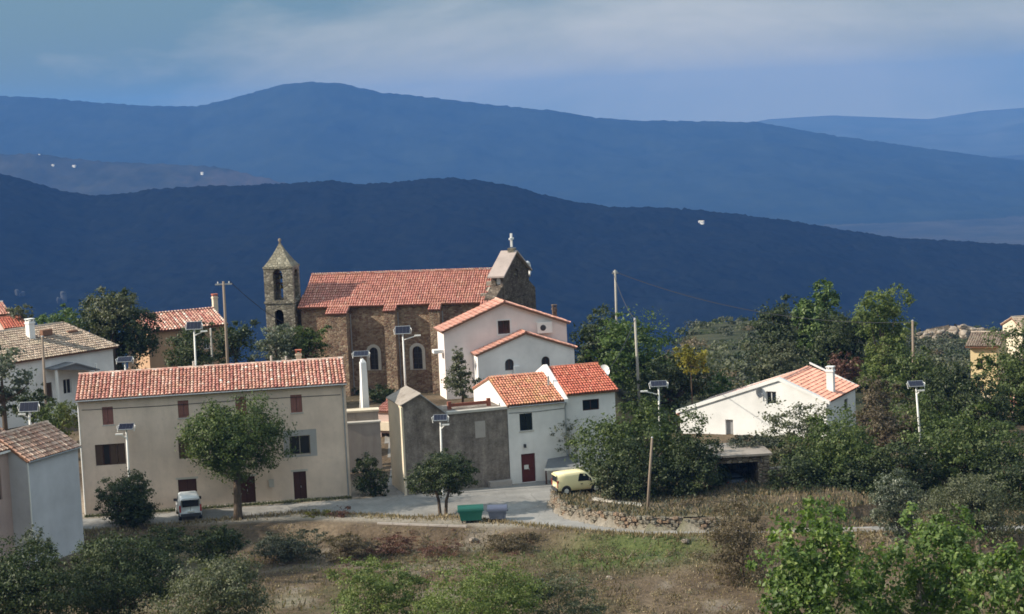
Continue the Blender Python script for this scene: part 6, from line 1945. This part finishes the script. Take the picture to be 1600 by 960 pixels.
        MB().box(dy[0] - 0.01, 1.95 * k, dy[2], dy[0] + 0.02, 2.12 * k, dy[2] + 0.04).build('door_handle', 'car_trim', root)
    MB().box(-a * 0.97, -0.09, zs - 0.06, a * 0.97, 0.05, zs + 0.16).build('rear_bumper', 'car_trim', root)
    MB().box(-0.8 * hw, 4.02 * k, 0.3, 0.8 * hw, 4.16 * k, 0.5).build('front_bumper', 'car_trim', root)
    MB().box(-0.26, -0.035, zs + 0.24, 0.26, -0.012, zs + 0.35).build('number_plate', 'plate_white', root)
    for y in (0.72 * k, 3.28 * k):
        for sg in (-1, 1):
            r = 0.31
            x0, x1 = sg * (hw - 0.20), sg * (hw + 0.015)
            w_ = MB().tube([(x0, y, r), (x1 - sg * 0.03, y, r), (x1, y, r)], [r, r, r * 0.9], 20).build('wheel', 'black_rubber', root)
            MB().tube([(x1 - sg * 0.02, y, r), (x1 + sg * 0.01, y, r)], [r * 0.62, r * 0.55], 16).build('rim', 'lamp_clear', w_)
            ar = MB().tube([(sg * (hw - 0.1), y, r + 0.05), (sg * (hw + 0.006), y, r + 0.05)], [r * 1.18, r * 1.18], 20).build('wheel_arch', 'car_trim', root)
    return root
p = GZ(299, 815, 0.0)
van('white_van', 'small white van seen from behind under the beige house', 'van', (p[0], p[1], 0.03), math.radians(14), 'car_white', 4.0, 1.72, 1.82)
p = PY(866, 782, 140.6)
q = PY(905, 782, 142.5)
zpk = 0.86 + zt(p)
van('yellow_van', 'small yellow delivery van parked above the stone wall', 'van', (p[0] + 0.1, p[1], zpk), math.radians(-74), 'car_yellow', 3.7, 1.55, 1.62)
o = fK.pt(WK * 0.42, 0.9, 0.0)
van('parked_car', 'slate blue car standing inside the stone garage', 'car', (o[0], o[1] , zt(o)+0.05), math.radians(6), 'car_blue', 3.9, 1.66, 1.45, low=True)

# ================================================================ bins
def wheelie_bin(loc, w, d, hgt, body, lid, label, rz, grp='waste containers by the road'):
    root = thing('waste_container', label, 'bin', loc, rz, grp)
    mb = MB(); z0 = 0.18
    lo = [(-w * .42, -d * .40, z0), (w * .42, -d * .40, z0), (w * .42, d * .40, z0), (-w * .42, d * .40, z0)]
    hi = [(-w * .5, -d * .5, hgt), (w * .5, -d * .5, hgt), (w * .5, d * .5, hgt), (-w * .5, d * .5, hgt)]
    i = mb.add(lo); j = mb.add(hi)
    for k in range(4):
        mb.f.append((i + k, i + (k + 1) % 4, j + (k + 1) % 4, j + k))
    mb.f.append((i + 3, i + 2, i + 1, i)); mb.f.append((j, j + 1, j + 2, j + 3))
    mb.build('body', body, root)
    for u in (-0.25, 0.0, 0.25):
        MB().prism([(u * w - 0.04, -d * .42, z0 + 0.1), (u * w + 0.04, -d * .42, z0 + 0.1), (u * w + 0.04, -d * .505, hgt - 0.08), (u * w - 0.04, -d * .505, hgt - 0.08)], (0, 0.03, 0)).build('rib', body, root)
    mb = MB(); mb.box(-w * .53, -d * .53, hgt - 0.07, w * .53, -d * .503, hgt + 0.01).box(-w * .53, d * .503, hgt - 0.07, w * .53, d * .53, hgt + 0.01)
    mb.build('rim', body, root)
    mb = MB(); n = 8; prev = None
    pr = [(-d * .54 * math.cos(math.pi * k / n), 0.02 + 0.30 * math.sin(math.pi * k / n)) for k in range(n + 1)]
    i = mb.add([(-w * .53, y, hgt + z) for y, z in pr]); j = mb.add([(w * .53, y, hgt + z) for y, z in pr])
    for k in range(n):
        mb.f.append((i + k, j + k, j + k + 1, i + k + 1))
    mb.f.append(tuple(i + k for k in range(n + 1))); mb.f.append(tuple(j + k for k in range(n, -1, -1)))
    mb.f.append((i, i + n, j + n, j))
    mb.build('lid', lid, root)
    for sg in (-1, 1):
        MB().tube([(sg * w * .5, -0.15, hgt - 0.12), (sg * (w * .5 + 0.09), -0.1, hgt - 0.1), (sg * (w * .5 + 0.09), 0.1, hgt - 0.1), (sg * w * .5, 0.15, hgt - 0.12)], 0.025, 6).build('handle', lid, root)
        for y in (-1, 1):
            MB().tube([(sg * w * .36 - 0.04, y * d * .3, 0.1), (sg * w * .36 + 0.04, y * d * .3, 0.1)], 0.1, 12).build('wheel', 'black_rubber', root)
p = GZ(736, 816, 0.0)
wheelie_bin((p[0], p[1], zt(p) + 0.02), 1.75, 1.05, 0.92, 'bin_green', 'bin_green_lid', 'dark green waste container with domed lid', 0.05)
p = GZ(778, 814, 0.0)
wheelie_bin((p[0], p[1], zt(p) + 0.02), 1.35, 0.95, 0.84, 'bin_blue', 'bin_blue_lid', 'slate blue waste container right of the green one', -0.04)

# ================================================================ stone wall below the yellow van
def stone_wall():
    o = WALLP[0]
    root = thing('stone_wall', 'low curved wall of rough stones below the yellow van', 'wall', o)
    r = random.Random(11)
    import bmesh
    ms = []
    for k in range(5):
        bm = bmesh.new(); bmesh.ops.create_cube(bm, size=1.0)
        bmesh.ops.bevel(bm, geom=list(bm.edges), offset=0.2, segments=1, affect='EDGES')
        for v in bm.verts:
            v.co = (v.co[0] * (1 + r.uniform(-.12, .12)), v.co[1] * (1 + r.uniform(-.12, .12)), v.co[2] * (1 + r.uniform(-.12, .12)))
        me = bpy.data.meshes.new('stone'); bm.to_mesh(me); bm.free(); me.materials.append(MATS[('rubble', 'tower_stone', 'church_stone', 'rubble', 'tower_stone')[k]]); ms.append(me)
    pts = [p - o for p in WALLP]
    mb = MB()
    for a, b in zip(pts[:-1], pts[1:]):
        d = b - a; L = np.linalg.norm(d); d = d / L; s = np.array([-d[1], d[0], 0])
        mb.prism([a + s * 0.08 + [0, 0, 0.85], b + s * 0.08 + [0, 0, 0.85], b + s * 0.5 + [0, 0, 0.85], a + s * 0.5 + [0, 0, 0.85]], (0, 0, -1.3))
        n = max(2, int(L / 0.42))
        for row in range(4):
            for k in range(n):
                if row == 3 and r.random() < 0.35:
                    continue
                t = (k + 0.5 * (row % 2) + r.uniform(-.12, .12)) / n
                q = a + (b - a) * t
                ob = bpy.data.objects.new('stone', r.choice(ms)); COL.objects.link(ob); ob.parent = root
                ob.location = tuple(q + s * r.uniform(-0.02, 0.12) + np.array([0, 0, 0.12 + row * 0.25 + r.uniform(-.04, .04)]))
                ob.scale = (L / n * r.uniform(0.85, 1.1), r.uniform(0.3, 0.42), r.uniform(0.22, 0.32))
                ob.rotation_euler = (r.uniform(-.12, .12), r.uniform(-.12, .12), math.atan2(d[1], d[0]) + r.uniform(-.15, .15))
    mb.build('core', 'rubble', root)
    # concrete ledge running on to the thin pole
    a, b = GZ(926, 780, 0.95), GZ(1003, 790, 0.95)
    ld = thing('ledge', 'pale concrete ledge behind the rough stone wall', 'ledge', (a[0], a[1], 0.2))
    MB().prism([(0, 0, 0.75), tuple(b - a + [0, 0, 0.75]), tuple(b - a + [0, 0.8, 0.75]), (0, 0.8, 0.75)], (0, 0, -0.8)).build('slab', 'concrete_pale', ld)
    return root
stone_wall()
# loose field stones
def field_stones():
    r = random.Random(3)
    for k, (a, b, s, lab) in enumerate(((740, 853, 0.32, 'pale stone lying on the slope below the bins'), (1072, 862, 0.28, 'pale stone left of the grey-brown shrub'), (952, 905, 0.22, 'pale stone low in the field at centre right'), (440, 884, 0.2, 'pale stone in the shaded field at left'))):
        p = GZ(a, b, -0.9)
        o = bpy.data.objects.new('field_stone', BM[k]); COL.objects.link(o)
        o.location = (p[0], p[1], zt(p) + s * 0.3); o.scale = (s * 1.3, s, s * 0.7); o.rotation_euler = (0, 0, r.uniform(0, 6))
        tag(o, lab, 'stone', 'loose field stones')
field_stones()
